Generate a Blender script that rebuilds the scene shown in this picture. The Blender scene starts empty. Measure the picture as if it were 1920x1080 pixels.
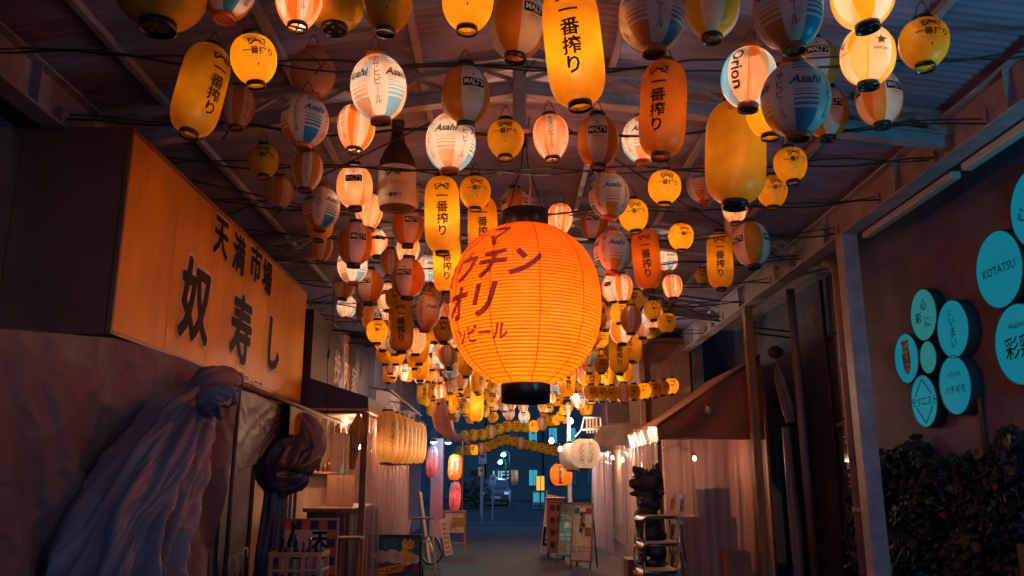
import bpy, bmesh, math, random
from mathutils import Vector, Matrix, Euler
random.seed(7)
PI = math.pi
S = bpy.context.scene
COL = S.collection

# ------------------------------------------------------------------ camera, sky, exposure
F = 1523.0                                   # focal length in pixels of a 1920 px wide frame
PITCH = math.atan(360 / F)
YAW = math.atan(10 * math.cos(PITCH) / F)
EYE = Vector((0, 0, 1.4))
cam = bpy.data.cameras.new('camera')
cam.sensor_width = 36.0
cam.lens = 36.0 * F / 1920
cam.clip_end = 600
cam.clip_start = 0.05
co = bpy.data.objects.new('camera', cam)
COL.objects.link(co)
co.location = EYE
co.rotation_euler = (PI / 2 + PITCH, 0, -YAW)
S.camera = co

w = bpy.data.worlds.new('World')
S.world = w
w.use_nodes = True
bg = w.node_tree.nodes['Background']
bg.inputs[0].default_value = (0.085, 0.19, 0.42, 1)      # night sky of a lit city
bg.inputs[1].default_value = 0.85

S.view_settings.view_transform = 'Standard'
S.view_settings.look = 'None'
S.view_settings.exposure = 1.38
S.view_settings.gamma = 1.0
S.view_settings.use_curve_mapping = False
S.render.engine = 'CYCLES'
S.cycles.use_denoising = True
S.cycles.max_bounces = 7
S.cycles.diffuse_bounces = 4
S.cycles.glossy_bounces = 3
S.cycles.transmission_bounces = 4
S.cycles.transparent_max_bounces = 10
S.cycles.sample_clamp_indirect = 6.0
S.cycles.caustics_reflective = False
S.cycles.caustics_refractive = False
S.cycles.use_light_tree = True

FW = Vector((math.sin(YAW) * math.cos(PITCH), math.cos(YAW) * math.cos(PITCH), math.sin(PITCH)))
RT = Vector((math.cos(YAW), -math.sin(YAW), 0))
UP = RT.cross(FW)


def ray(px, py):
    return FW + RT * ((px - 960) / F) + UP * ((540 - py) / F)


def at(px, py, y):            # point seen at a pixel of the photograph, at depth y down the alley
    r = ray(px, py)
    return EYE + r * (y / r.y)


def atx(px, py, x):           # ... on the vertical plane X = x
    r = ray(px, py)
    return EYE + r * (x / r.x)


def atz(px, py, z):           # ... at height z
    r = ray(px, py)
    return EYE + r * ((z - EYE.z) / r.z)


def project(p):
    d = Vector(p) - EYE
    z = d.dot(FW)
    return 960 + F * d.dot(RT) / z, 540 - F * d.dot(UP) / z


# ------------------------------------------------------------------ materials
MATS = {}


def mat(name, col, rough=0.6, metal=0.0, var=0.0, scale=8.0, bump=0.0, bscale=60.0, emit=None, estr=0.0, spec=0.5, stretch=None, col2=None, coat=0.0):
    if name in MATS:
        return MATS[name]
    m = bpy.data.materials.new(name)
    m.use_nodes = True
    nt = m.node_tree
    b = nt.nodes['Principled BSDF']
    b.inputs['Base Color'].default_value = (*col, 1)
    b.inputs['Roughness'].default_value = rough
    b.inputs['Metallic'].default_value = metal
    b.inputs['Specular IOR Level'].default_value = spec
    if coat:
        b.inputs['Coat Weight'].default_value = coat
        b.inputs['Coat Roughness'].default_value = 0.15
    if emit:
        b.inputs['Emission Color'].default_value = (*emit, 1)
        b.inputs['Emission Strength'].default_value = estr
    if var or bump:
        tc = nt.nodes.new('ShaderNodeTexCoord')
        mp = nt.nodes.new('ShaderNodeMapping')
        if stretch:
            mp.inputs['Scale'].default_value = stretch
        nt.links.new(tc.outputs['Object'], mp.inputs['Vector'])
    if var:
        n = nt.nodes.new('ShaderNodeTexNoise')
        n.inputs['Scale'].default_value = scale
        n.inputs['Detail'].default_value = 6
        n.inputs['Roughness'].default_value = 0.65
        nt.links.new(mp.outputs[0], n.inputs['Vector'])
        r = nt.nodes.new('ShaderNodeValToRGB')
        c2 = col2 if col2 else tuple(max(0, c * (1 - var)) for c in col)
        r.color_ramp.elements[0].position = 0.32
        r.color_ramp.elements[1].position = 0.68
        r.color_ramp.elements[0].color = (*c2, 1)
        r.color_ramp.elements[1].color = (*tuple(min(1, c * (1 + var * 0.35)) for c in col), 1)
        nt.links.new(n.outputs['Fac'], r.inputs[0])
        nt.links.new(r.outputs[0], b.inputs['Base Color'])
        mr = nt.nodes.new('ShaderNodeMapRange')
        mr.inputs[3].default_value = max(0, rough - 0.12)
        mr.inputs[4].default_value = min(1, rough + 0.12)
        nt.links.new(n.outputs['Fac'], mr.inputs[0])
        nt.links.new(mr.outputs[0], b.inputs['Roughness'])
    if bump:
        n2 = nt.nodes.new('ShaderNodeTexNoise')
        n2.inputs['Scale'].default_value = bscale
        n2.inputs['Detail'].default_value = 5
        nt.links.new(mp.outputs[0], n2.inputs['Vector'])
        bp = nt.nodes.new('ShaderNodeBump')
        bp.inputs['Strength'].default_value = bump
        bp.inputs['Distance'].default_value = 0.01
        nt.links.new(n2.outputs['Fac'], bp.inputs['Height'])
        nt.links.new(bp.outputs[0], b.inputs['Normal'])
    MATS[name] = m
    return m


def paper(name, col, trans=None, rough=0.38, thick=0.07, thin=0.20):
    """Lantern paper: reflects from outside and lets the lamp inside shine through."""
    if name in MATS:
        return MATS[name]
    m = bpy.data.materials.new(name)
    m.use_nodes = True
    nt = m.node_tree
    b = nt.nodes['Principled BSDF']
    b.inputs['Roughness'].default_value = rough
    b.inputs['Specular IOR Level'].default_value = 0.35
    t = nt.nodes.new('ShaderNodeBsdfTranslucent')
    tc = nt.nodes.new('ShaderNodeTexCoord')
    n = nt.nodes.new('ShaderNodeTexNoise')
    n.inputs['Scale'].default_value = 9
    n.inputs['Detail'].default_value = 5
    nt.links.new(tc.outputs['Object'], n.inputs['Vector'])
    for src, c in ((b.inputs['Base Color'], col), (t.inputs['Color'], trans or col)):
        r = nt.nodes.new('ShaderNodeValToRGB')
        r.color_ramp.elements[0].position = 0.3
        r.color_ramp.elements[1].position = 0.6
        r.color_ramp.elements[0].color = (*[x * 0.82 for x in c], 1)
        r.color_ramp.elements[1].color = (*c, 1)
        nt.links.new(n.outputs['Fac'], r.inputs[0])
        nt.links.new(r.outputs[0], src)
    mx = nt.nodes.new('ShaderNodeMixShader')
    mx.inputs[0].default_value = thick
    nt.links.new(b.outputs[0], mx.inputs[1])
    nt.links.new(t.outputs[0], mx.inputs[2])
    # thin paper also lets a little of the lamp straight through its weave
    tp = nt.nodes.new('ShaderNodeBsdfTransparent')
    tc_ = trans or col
    tp.inputs[0].default_value = (*[.35 * .9 + .65 * min(1, x * 1.15) for x in tc_], 1)
    mx2 = nt.nodes.new('ShaderNodeMixShader')
    mx2.inputs[0].default_value = thin
    nt.links.new(mx.outputs[0], mx2.inputs[1])
    nt.links.new(tp.outputs[0], mx2.inputs[2])
    nt.links.new(mx2.outputs[0], nt.nodes['Material Output'].inputs[0])
    MATS[name] = m
    return m


def clear_plastic(name, col=(0.8, 0.78, 0.8), alpha=0.35, rough=0.18, grid=0.0, streak=True):
    """Clear vinyl sheet; with grid > 0 reinforced by a woven thread net of that pitch."""
    if name in MATS:
        return MATS[name]
    m = bpy.data.materials.new(name)
    m.use_nodes = True
    nt = m.node_tree
    b = nt.nodes['Principled BSDF']
    b.inputs['Base Color'].default_value = (*col, 1)
    b.inputs['Roughness'].default_value = rough
    tr = nt.nodes.new('ShaderNodeBsdfTransparent')
    mx = nt.nodes.new('ShaderNodeMixShader')
    nt.links.new(tr.outputs[0], mx.inputs[1])
    nt.links.new(b.outputs[0], mx.inputs[2])
    nt.links.new(mx.outputs[0], nt.nodes['Material Output'].inputs[0])
    tc = nt.nodes.new('ShaderNodeTexCoord')
    n = nt.nodes.new('ShaderNodeTexNoise')
    n.inputs['Scale'].default_value = 3
    n.inputs['Detail'].default_value = 4
    mp = nt.nodes.new('ShaderNodeMapping')
    mp.inputs['Scale'].default_value = (3, 3, 0.5) if streak else (2, 2, 2)
    nt.links.new(tc.outputs['Object'], mp.inputs[0])
    nt.links.new(mp.outputs[0], n.inputs['Vector'])
    mr = nt.nodes.new('ShaderNodeMapRange')
    mr.inputs[3].default_value = alpha * 0.6
    mr.inputs[4].default_value = alpha * 1.25
    nt.links.new(n.outputs['Fac'], mr.inputs[0])
    lw = nt.nodes.new('ShaderNodeLayerWeight')          # steeper folds show more sheen and less of what is behind
    lw.inputs[0].default_value = 0.35
    ml = nt.nodes.new('ShaderNodeMath'); ml.operation = 'MULTIPLY_ADD'
    ml.inputs[1].default_value = 0.7
    nt.links.new(lw.outputs['Facing'], ml.inputs[0])
    nt.links.new(mr.outputs[0], ml.inputs[2])
    ml.use_clamp = True
    fac = ml.outputs[0]
    if grid:
        uv = nt.nodes.new('ShaderNodeSeparateXYZ')
        nt.links.new(tc.outputs['UV'], uv.inputs[0])
        outs = []
        for ax in (0, 1):
            d = nt.nodes.new('ShaderNodeMath'); d.operation = 'DIVIDE'; d.inputs[1].default_value = grid
            nt.links.new(uv.outputs[ax], d.inputs[0])
            fr = nt.nodes.new('ShaderNodeMath'); fr.operation = 'FRACT'
            nt.links.new(d.outputs[0], fr.inputs[0])
            lt = nt.nodes.new('ShaderNodeMath'); lt.operation = 'LESS_THAN'; lt.inputs[1].default_value = 0.22
            nt.links.new(fr.outputs[0], lt.inputs[0])
            outs.append(lt)
        mxx = nt.nodes.new('ShaderNodeMath'); mxx.operation = 'MAXIMUM'
        nt.links.new(outs[0].outputs[0], mxx.inputs[0]); nt.links.new(outs[1].outputs[0], mxx.inputs[1])
        sc = nt.nodes.new('ShaderNodeMath'); sc.operation = 'MULTIPLY'; sc.inputs[1].default_value = 0.6
        nt.links.new(mxx.outputs[0], sc.inputs[0])
        ad = nt.nodes.new('ShaderNodeMath'); ad.operation = 'MAXIMUM'
        nt.links.new(sc.outputs[0], ad.inputs[0]); nt.links.new(fac, ad.inputs[1])
        fac = ad.outputs[0]
    nt.links.new(fac, mx.inputs[0])
    MATS[name] = m
    return m


# ------------------------------------------------------------------ mesh builder and scene tree
class MB:
    def __init__(s):
        s.v, s.f, s.m = [], [], []
        s.uv = None

    def add(s, vs, fs, mi=0):
        o = len(s.v)
        s.v += [tuple(v) for v in vs]
        for k, f in enumerate(fs):
            s.f.append(tuple(i + o for i in f))
            s.m.append(mi[k] if isinstance(mi, list) else mi)
        return s

    def box(s, lo, hi, mi=0, bev=0.0, M=None):
        (x0, y0, z0), (x1, y1, z1) = lo, hi
        if bev:
            b = min(bev, (x1 - x0) / 2.2, (y1 - y0) / 2.2, (z1 - z0) / 2.2)
            vs = []
            for sx in (0, 1):
                for sy in (0, 1):
                    for sz in (0, 1):
                        X, Y, Z = (x0, x1)[sx], (y0, y1)[sy], (z0, z1)[sz]
                        dx, dy, dz = b * (1 - 2 * sx), b * (1 - 2 * sy), b * (1 - 2 * sz)
                        vs += [(X, Y + dy, Z + dz), (X + dx, Y, Z + dz), (X + dx, Y + dy, Z)]
            bm = bmesh.new()
            for v in vs:
                bm.verts.new(v)
            bmesh.ops.convex_hull(bm, input=bm.verts[:])
            bmesh.ops.dissolve_limit(bm, angle_limit=0.02, verts=bm.verts[:], edges=bm.edges[:])
            bm.verts.index_update()
            vv = [v.co.copy() for v in bm.verts]
            ff = [[v.index for v in f.verts] for f in bm.faces]
            bm.free()
        else:
            vv = [Vector((x, y, z)) for x in (x0, x1) for y in (y0, y1) for z in (z0, z1)]
            ff = [(0, 1, 3, 2), (4, 6, 7, 5), (0, 4, 5, 1), (2, 3, 7, 6), (0, 2, 6, 4), (1, 5, 7, 3)]
        if M:
            vv = [M @ Vector(v) for v in vv]
        return s.add(vv, ff, mi)

    def bar(s, p, q, wx, wy, mi=0, up=(0, 0, 1)):
        """Rectangular bar from p to q."""
        p, q = Vector(p), Vector(q)
        d = (q - p).normalized()
        a = d.cross(Vector(up))
        if a.length < 1e-4:
            a = d.cross(Vector((0, 1, 0)))
        a.normalize()
        b = a.cross(d)
        vs = [c + a * (sx * wx / 2) + b * (sy * wy / 2) for c in (p, q) for sx, sy in ((-1, -1), (1, -1), (1, 1), (-1, 1))]
        return s.add(vs, [(0, 1, 2, 3), (7, 6, 5, 4), (0, 4, 5, 1), (1, 5, 6, 2), (2, 6, 7, 3), (3, 7, 4, 0)], mi)

    def tube(s, pts, r, n=8, mi=0, caps=True):
        pts = [Vector(p) for p in pts]
        k = len(pts)
        rs = r if isinstance(r, (list, tuple)) else [r] * k
        vs, a = [], None
        for i, p in enumerate(pts):
            d = (pts[min(i + 1, k - 1)] - pts[max(i - 1, 0)]).normalized()
            if a is None:
                a = d.orthogonal().normalized()
            a = (a - d * a.dot(d))
            a = a.normalized() if a.length > 1e-6 else d.orthogonal().normalized()
            b = d.cross(a)
            vs += [p + (a * math.cos(2 * PI * j / n) + b * math.sin(2 * PI * j / n)) * rs[i] for j in range(n)]
        fs = [(i * n + j, i * n + (j + 1) % n, (i + 1) * n + (j + 1) % n, (i + 1) * n + j) for i in range(k - 1) for j in range(n)]
        if caps:
            fs += [tuple(range(n - 1, -1, -1)), tuple((k - 1) * n + j for j in range(n))]
        return s.add(vs, fs, mi)

    def lathe(s, prof, n=24, mi=0, c=(0, 0, 0), cap0=False, cap1=False, fmat=None):
        c = Vector(c)
        vs = [c + Vector((r * math.cos(2 * PI * j / n), r * math.sin(2 * PI * j / n), z)) for r, z in prof for j in range(n)]
        k = len(prof)
        fs, ms = [], []
        for i in range(k - 1):
            for j in range(n):
                fs.append((i * n + j, i * n + (j + 1) % n, (i + 1) * n + (j + 1) % n, (i + 1) * n + j))
                ms.append(fmat(i, j) if fmat else mi)
        if cap0:
            fs.append(tuple(range(n - 1, -1, -1))); ms.append(mi)
        if cap1:
            fs.append(tuple((k - 1) * n + j for j in range(n))); ms.append(mi)
        return s.add(vs, fs, ms)

    def grid(s, fn, nu, nv, mi=0):
        vs = [fn(u / nu, v / nv) for v in range(nv + 1) for u in range(nu + 1)]
        w_ = nu + 1
        fs = [(v * w_ + u, v * w_ + u + 1, (v + 1) * w_ + u + 1, (v + 1) * w_ + u) for v in range(nv) for u in range(nu)]
        return s.add(vs, fs, mi)

    def prism(s, poly, d, mi=0):
        """Closed polygon (3D points in one plane) swept along vector d."""
        d = Vector(d)
        p = [Vector(x) for x in poly]
        n = len(p)
        fs = [tuple(range(n - 1, -1, -1)), tuple(range(n, 2 * n))] + [(i, (i + 1) % n, n + (i + 1) % n, n + i) for i in range(n)]
        return s.add(p + [x + d for x in p], fs, mi)

    def mesh(s, name, mats, smooth=False):
        me = bpy.data.meshes.new(name)
        me.from_pydata(s.v, [], s.f)
        for m_ in (mats if isinstance(mats, (list, tuple)) else [mats]):
            me.materials.append(m_)
        me.polygons.foreach_set('material_index', s.m)
        if smooth:
            me.polygons.foreach_set('use_smooth', [True] * len(s.f))
        me.update()
        return me

    def build(s, name, mats, parent=None, smooth=False, loc=None):
        me = s.mesh(name, mats, smooth)
        bm = bmesh.new(); bm.from_mesh(me)
        bmesh.ops.recalc_face_normals(bm, faces=bm.faces[:])
        bm.to_mesh(me); bm.free()
        o = bpy.data.objects.new(name, me)
        COL.objects.link(o)
        if parent:
            o.parent = parent
        if loc:
            o.location = loc
        return o


def link(name, data, parent=None, loc=(0, 0, 0), rot=None):
    o = bpy.data.objects.new(name, data)
    COL.objects.link(o)
    o.parent = parent
    o.location = loc
    if rot:
        o.rotation_euler = rot
    return o


def tag(o, label=None, cat=None, group=None, kind=None):
    if label: o['label'] = label
    if cat: o['category'] = cat
    if group: o['group'] = group
    if kind: o['kind'] = kind
    return o


def thing(name, label, cat, loc=(0, 0, 0), rz=0.0, group=None):
    o = bpy.data.objects.new(name, None)
    o.empty_display_size = 0.1
    COL.objects.link(o)
    o.location = loc
    o.rotation_euler = (0, 0, rz)
    return tag(o, label, cat, group)


def kids(o):
    return [c for c in o.children]


def copy_tree(o, parent=None):
    c = o.copy()
    COL.objects.link(c)
    c.parent = parent
    for ch in list(o.children):
        copy_tree(ch, c)
    return c


def lamp(name, loc, power, col, radius=0.03, parent=None):
    l = bpy.data.lights.new(name, 'POINT')
    l.energy = power
    l.color = col
    l.shadow_soft_size = radius
    return link(name, l, parent, loc)


# ------------------------------------------------------------------ lettering
_TXT = {}


def text_shape(body, bold=0.0, shear=0.0, vertical=False, line=1.0, res=2):
    """(points, faces) of flat lettering, centred, 1 unit per letter height."""
    key = (body, bold, shear, vertical, line, res)
    if key in _TXT:
        return _TXT[key]
    c = bpy.data.curves.new('lettering', 'FONT')
    c.body = '\n'.join(body) if vertical else body
    c.align_x = 'CENTER'
    c.offset = bold
    c.shear = shear
    c.space_line = line
    c.resolution_u = res
    o = bpy.data.objects.new('lettering', c)
    COL.objects.link(o)
    bpy.context.view_layer.update()
    me = bpy.data.meshes.new_from_object(o.evaluated_get(bpy.context.evaluated_depsgraph_get()))
    vs = [v.co.xy.copy() for v in me.vertices]
    fs = [tuple(p.vertices) for p in me.polygons]
    bpy.data.objects.remove(o)
    bpy.data.curves.remove(c)
    bpy.data.meshes.remove(me)
    if vs:
        cx = (min(v.x for v in vs) + max(v.x for v in vs)) / 2
        cy = (min(v.y for v in vs) + max(v.y for v in vs)) / 2
        vs = [(v.x - cx, v.y - cy) for v in vs]
    _TXT[key] = (vs, fs)
    return _TXT[key]


def flat_text(mb, body, size, origin, ux, uy, mi=0, sx=1.0, **kw):
    vs, fs = text_shape(body, **kw)
    origin, ux, uy = Vector(origin), Vector(ux), Vector(uy)
    mb.add([origin + ux * (x * size * sx) + uy * (y * size) for x, y in vs], fs, mi)


def fat_text(mb, body, size, origin, ux, uy, nrm, grow, mi=0, n=10, **kw):
    """Lettering thickened evenly: the same letter laid round a small circle, each a hair above the last."""
    ux, uy, nrm = Vector(ux), Vector(uy), Vector(nrm)
    for i in range(n + 1):
        a = 2 * PI * i / n
        r_ = grow * size if i < n else 0
        flat_text(mb, body, size, Vector(origin) + ux * (r_ * math.cos(a)) + uy * (r_ * math.sin(a)) + nrm * (.00025 * i), ux, uy, mi, **kw)


def wrap_shape(mb, vs, fs, rad, a0, z0, size, rref, mi=0, da=8.0, dz=0.03, lift=0.002, sx=1.0):
    """Lay a flat shape round a lantern: x runs round it, y up it; cut fine enough to follow the curve."""
    bm = bmesh.new()
    bv = [bm.verts.new((x * size * sx / rref, y * size + z0, 0)) for x, y in vs]
    for f in fs:
        try:
            bm.faces.new([bv[i] for i in f])
        except ValueError:
            pass
    xs = [v.co.x for v in bv]; ys = [v.co.y for v in bv]
    st = math.radians(da)
    k = math.ceil(min(xs) / st)
    while k * st < max(xs):
        bmesh.ops.bisect_plane(bm, geom=bm.verts[:] + bm.edges[:] + bm.faces[:], plane_co=(k * st, 0, 0), plane_no=(1, 0, 0))
        k += 1
    k = math.ceil(min(ys) / dz)
    while k * dz < max(ys):
        bmesh.ops.bisect_plane(bm, geom=bm.verts[:] + bm.edges[:] + bm.faces[:], plane_co=(0, k * dz, 0), plane_no=(0, 1, 0))
        k += 1
    bm.verts.index_update()
    out = []
    for v in bm.verts:
        a = a0 + v.co.x
        r = rad(v.co.y) + lift
        out.append((r * math.sin(a), -r * math.cos(a), v.co.y))      # angle 0 faces -Y (the entrance)
    mb.add(out, [[v.index for v in f.verts] for f in bm.faces], mi)
    bm.free()


def stroke(pts, wd):
    """Flat ribbon along 2D points -> (points, faces)."""
    vs, fs = [], []
    n = len(pts)
    for i, (x, y) in enumerate(pts):
        x0, y0 = pts[max(i - 1, 0)]
        x1, y1 = pts[min(i + 1, n - 1)]
        d = math.hypot(x1 - x0, y1 - y0) or 1
        nx, ny = -(y1 - y0) / d, (x1 - x0) / d
        t = wd * (0.35 + 0.65 * math.sin(PI * (i + 0.5) / n))
        vs += [(x + nx * t / 2, y + ny * t / 2), (x - nx * t / 2, y - ny * t / 2)]
    fs = [(2 * i, 2 * i + 1, 2 * i + 3, 2 * i + 2) for i in range(n - 1)]
    return vs, fs


def emblem():
    """A brewer's crest: a leaping beast in brush strokes."""
    vs, fs = [], []
    def put(p, wd):
        a, b = stroke(p, wd * 1.9)
        o = len(vs)
        vs.extend(a); fs.extend(tuple(i + o for i in f) for f in b)
    arc = lambda cx, cy, r, a, b, n=8, e=1.0: [(cx + r * math.cos(math.radians(a + (b - a) * i / n)), cy + e * r * math.sin(math.radians(a + (b - a) * i / n))) for i in range(n + 1)]
    put(arc(0, -0.25, 0.6, 25, 160, 10, 0.75), 0.13)
    put(arc(-0.55, 0.1, 0.3, 60, 250), 0.09)
    put(arc(0.5, 0.15, 0.28, -60, 130), 0.1)
    put([(-0.4, 0.0), (-0.62, -0.25), (-0.9, -0.28)], 0.08)
    put([(0.1, 0.12), (0.3, -0.15), (0.62, -0.22), (0.8, -0.36)], 0.08)
    put([(-0.15, 0.25), (-0.3, 0.45), (-0.1, 0.55)], 0.08)
    put([(0.55, 0.4), (0.8, 0.5), (1.0, 0.38)], 0.07)
    put([(-0.75, 0.3), (-1.0, 0.4), (-1.05, 0.15)], 0.06)
    return vs, fs

# ------------------------------------------------------------------ ground and street
asphalt = mat('asphalt', (0.025, 0.024, 0.03), 0.85, spec=.15, var=0.45, scale=3.5, bump=0.35, bscale=90)
m = MB()
m.add([(-150, -30, 0), (150, -30, 0), (150, 260, 0), (-150, 260, 0)], [(0, 1, 2, 3)])
tag(m.build('ground', asphalt), kind='structure')
paving = mat('alley_paving', (0.030, 0.024, 0.036), 0.75, spec=.2, var=0.5, scale=2.2, bump=0.25, bscale=45)
m = MB()
m.add([(-5.2, -3, .004), (6, -3, .004), (6, 26.0, .004), (-5.2, 26.0, .004)], [(0, 1, 2, 3)])
tag(m.build('alley_floor', paving), kind='structure')
road = mat('street_asphalt', (0.014, 0.018, 0.02), 0.85, spec=.12, var=0.3, scale=1.2, bump=0.2, bscale=60)
m = MB(); m.add([(-80, 27.5, .004), (80, 27.5, .004), (80, 57, .004), (-80, 57, .004)], [(0, 1, 2, 3)])
tag(m.build('street', road), kind='structure')
white = mat('road_paint', (0.2, 0.2, 0.2), 0.6, var=0.5, scale=6)
m = MB(); m.add([(-80, 28.1, .008), (80, 28.1, .008), (80, 28.25, .008), (-80, 28.25, .008)], [(0, 1, 2, 3)])
m.add([(-80, 55.9, .008), (80, 55.9, .008), (80, 56.05, .008), (-80, 56.05, .008)], [(0, 1, 2, 3)])
tag(m.build('road_markings', white), kind='structure')
conc = mat('concrete', (0.22, 0.21, 0.2), 0.8, var=0.35, scale=2, bump=0.3, bscale=25)
m = MB(); m.box((-80, 57, 0), (80, 60.2, .13), bev=.02)
tag(m.build('pavement', mat('street_paving', (0.04, 0.045, 0.05), .85, spec=.15, var=.3)), kind='structure')

# ------------------------------------------------------------------ the roof over the alley
steel = mat('cream_painted_steel', (0.38, 0.38, 0.48), 0.5, var=0.35, scale=5, bump=0.12, bscale=30)
sheetm = mat('corrugated_sheet', (0.29, 0.29, 0.50), 0.5, var=0.4, scale=1.6, bump=0.1, bscale=14, stretch=(.5, 2.2, 1))
dark_iron = mat('dark_iron', (0.07, 0.055, 0.06), 0.55, 0.3, var=0.3)
roof = thing('arcade_roof', 'low gabled roof of pale corrugated sheets on steel trusses over the alley', 'roof')
RIDGE = (0.1, 4.82)
ROOF_L, ROOF_R = (-3.42, 4.31), (3.74, 4.34)


def roof_z(x):
    if x < RIDGE[0]:
        return ROOF_L[1] + (RIDGE[1] - ROOF_L[1]) * (x - ROOF_L[0]) / (RIDGE[0] - ROOF_L[0])
    return ROOF_R[1] + (RIDGE[1] - ROOF_R[1]) * (x - ROOF_R[0]) / (RIDGE[0] - ROOF_R[0])


Y0, Y1, SW = -5.0, 25.4, 0.8
for (ex, ez), nm in ((ROOF_L, 'l'), (ROOF_R, 'r')):
    m = MB()
    nr = 10 * 7
    def fn(u, v):
        y = u * (SW + .05)
        x = ex + (RIDGE[0] - ex) * v
        return (x, y, ez + (RIDGE[1] - ez) * v + 0.011 * math.sin(2 * PI * y / 0.08) )
    m.grid(fn, nr, 2)
    me = m.mesh('roof_sheet', sheetm, True)
    k = 0
    y = Y0
    while y < Y1:
        o = link('roof_sheet', me, roof, (0, y, 0.004 * (k % 2)))
        y += SW; k += 1
TR = [-4.85, -1.2, 2.45, 6.1, 9.8, 13.5, 17.2, 20.9, 24.6]


def chord(x):                      # centre height of a truss's bottom chord
    return roof_z(x) - 0.30


m = MB()
xs = [-3.3 + (RIDGE[0] + 3.3) * i / 6 for i in range(7)] + [RIDGE[0] + (3.6 - RIDGE[0]) * i / 6 for i in range(1, 7)]
for a, b in ((xs[0], xs[6]), (xs[6], xs[12])):
    for dz, hh in ((0.055, .018), (-0.055, .018)):
        m.bar((a, 0, chord(a) + dz), (b, 0, chord(b) + dz), 0.1, hh)
    m.bar((a, 0, chord(a)), (b, 0, chord(b)), 0.02, 0.10)
mb_ = m.mesh('bottom_chord', steel)
m = MB()
for a, b in ((xs[0], xs[6]), (xs[6], xs[12])):
    m.bar((a, 0, roof_z(a) - .075), (b, 0, roof_z(b) - .075), 0.07, 0.05)
mt_ = m.mesh('top_chord', steel)
webs = []
for i in range(12):
    a, b = xs[i], xs[i + 1]
    mid = (a + b) / 2
    for p, q in (((a, 0, chord(a) + .06), (mid, 0, roof_z(mid) - .1)), ((mid, 0, roof_z(mid) - .1), (b, 0, chord(b) + .06))):
        m = MB(); m.bar(p, q, 0.028, 0.028); webs.append(m.mesh('web_bar', steel))
m = MB(); m.box((RIDGE[0] - .055, -.05, 4.16), (RIDGE[0] + .055, .05, 4.72), bev=.006)
m.box((RIDGE[0] - .075, -.07, 4.13), (RIDGE[0] + .075, .07, 4.16), bev=.004)
king = m.mesh('king_post', steel)
for y in TR:
    tr = link('truss', mb_, roof, (0, y, 0)); tr.name = 'truss'
    link('top_chord', mt_, tr)
    link('king_post', king, tr)
    for wme in webs:
        link('web_bar', wme, tr)
for x in (-2.75, -1.7, -0.7, 0.85, 1.85, 2.85):
    for i in range(len(TR) - 1):
        m = MB()
        z = roof_z(x) - .045
        m.box((x - .03, TR[i] + .05, z - .035), (x + .03, TR[i + 1] - .05, z + .02), bev=.005)
        m.build('purlin', steel, roof)
# eave beams (I section) and their posts
for x, nm in ((3.6, 'r'), (-3.36, 'l')):
    z0 = 3.92 if x > 0 else 3.94
    y = 1.0
    for y in (-4.1, 1.0, 6.1, 11.2, 16.3, 21.4):
        m = MB()
        m.box((x - .012, y + .003, z0 + .02), (x + .012, y + 5.097, z0 + .33))
        m.box((x - .09, y + .003, z0), (x + .09, y + 5.097, z0 + .02), bev=.004)
        m.box((x - .09, y + .003, z0 + .33), (x + .09, y + 5.097, z0 + .35), bev=.004)
        for k in range(3):
            yy = y + 0.85 + k * 1.7
            m.box((x - .08, yy - .006, z0 + .02), (x + .08, yy + .006, z0 + .33))
        m.build('eave_beam', steel, roof)
for y in (8.25, 11.9, 16.4, 20.9):
    m = MB(); wdt = .085 if y < 9 else .06
    m.box((3.6 - wdt, y - wdt, 0), (3.6 + wdt, y + wdt, 3.918), bev=.008)
    m.box((3.6 - .12, y - .12, 0), (3.6 + .12, y + .12, .02), bev=.004)
    m.build('post', steel if y < 9 else mat('weathered_timber_post', (.42, .23, .11), .6, var=.5, scale=5, stretch=(4, 4, .5), bump=.2), roof)
for y0, y1, xw in ((-5, 9.78, 4.29), (9.82, 16.3, 4.74)):
    m = MB(); m.box((3.72, y0, 4.37), (xw, y1, 4.40)); m.build('sky_light_blocker', steel, roof)  # strips added over the gap to the wall to keep sky light out
# pale light troughs fixed under the right eave beam
tubem = mat('pale_trunking', (0.5, 0.55, 0.58), 0.4)
for y0, y1 in ((4.3, 6.2), (6.35, 8.1)):
    m = MB(); m.box((3.70, y0, 3.85), (3.79, y1, 3.915), bev=.01); m.build('trunking', tubem, roof)

# ------------------------------------------------------------------ right-hand building
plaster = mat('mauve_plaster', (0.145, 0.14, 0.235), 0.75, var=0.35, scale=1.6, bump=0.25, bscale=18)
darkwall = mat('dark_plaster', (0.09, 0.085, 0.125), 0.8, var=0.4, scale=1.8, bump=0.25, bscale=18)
t = thing('plaster_building', 'mauve plastered building carrying round lit shop signs above an ivy hedge', 'building', (4.3, 0, 0))
m = MB(); m.box((0, -6, 0), (2.4, 9.8, 8.6), bev=.01); m.build('wall', plaster, t)
m = MB(); m.box((-.05, -3, 0), (-.001, 9.7, .35), bev=.01); m.build('plinth', conc, t)
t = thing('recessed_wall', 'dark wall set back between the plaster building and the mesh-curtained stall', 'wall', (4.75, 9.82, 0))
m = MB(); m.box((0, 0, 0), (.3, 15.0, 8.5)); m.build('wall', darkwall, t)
m = MB(); m.box((-.02, 0.9, 0.0), (-.001, 1.9, 2.1), bev=.004); m.build('steel_door', mat('grey_door', (.12, .11, .14), .5, .3), t)
m = MB(); m.box((-.03, .8, 2.14), (-.001, 2.0, 2.2), bev=.004); m.build('door_lintel', steel, t)
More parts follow.
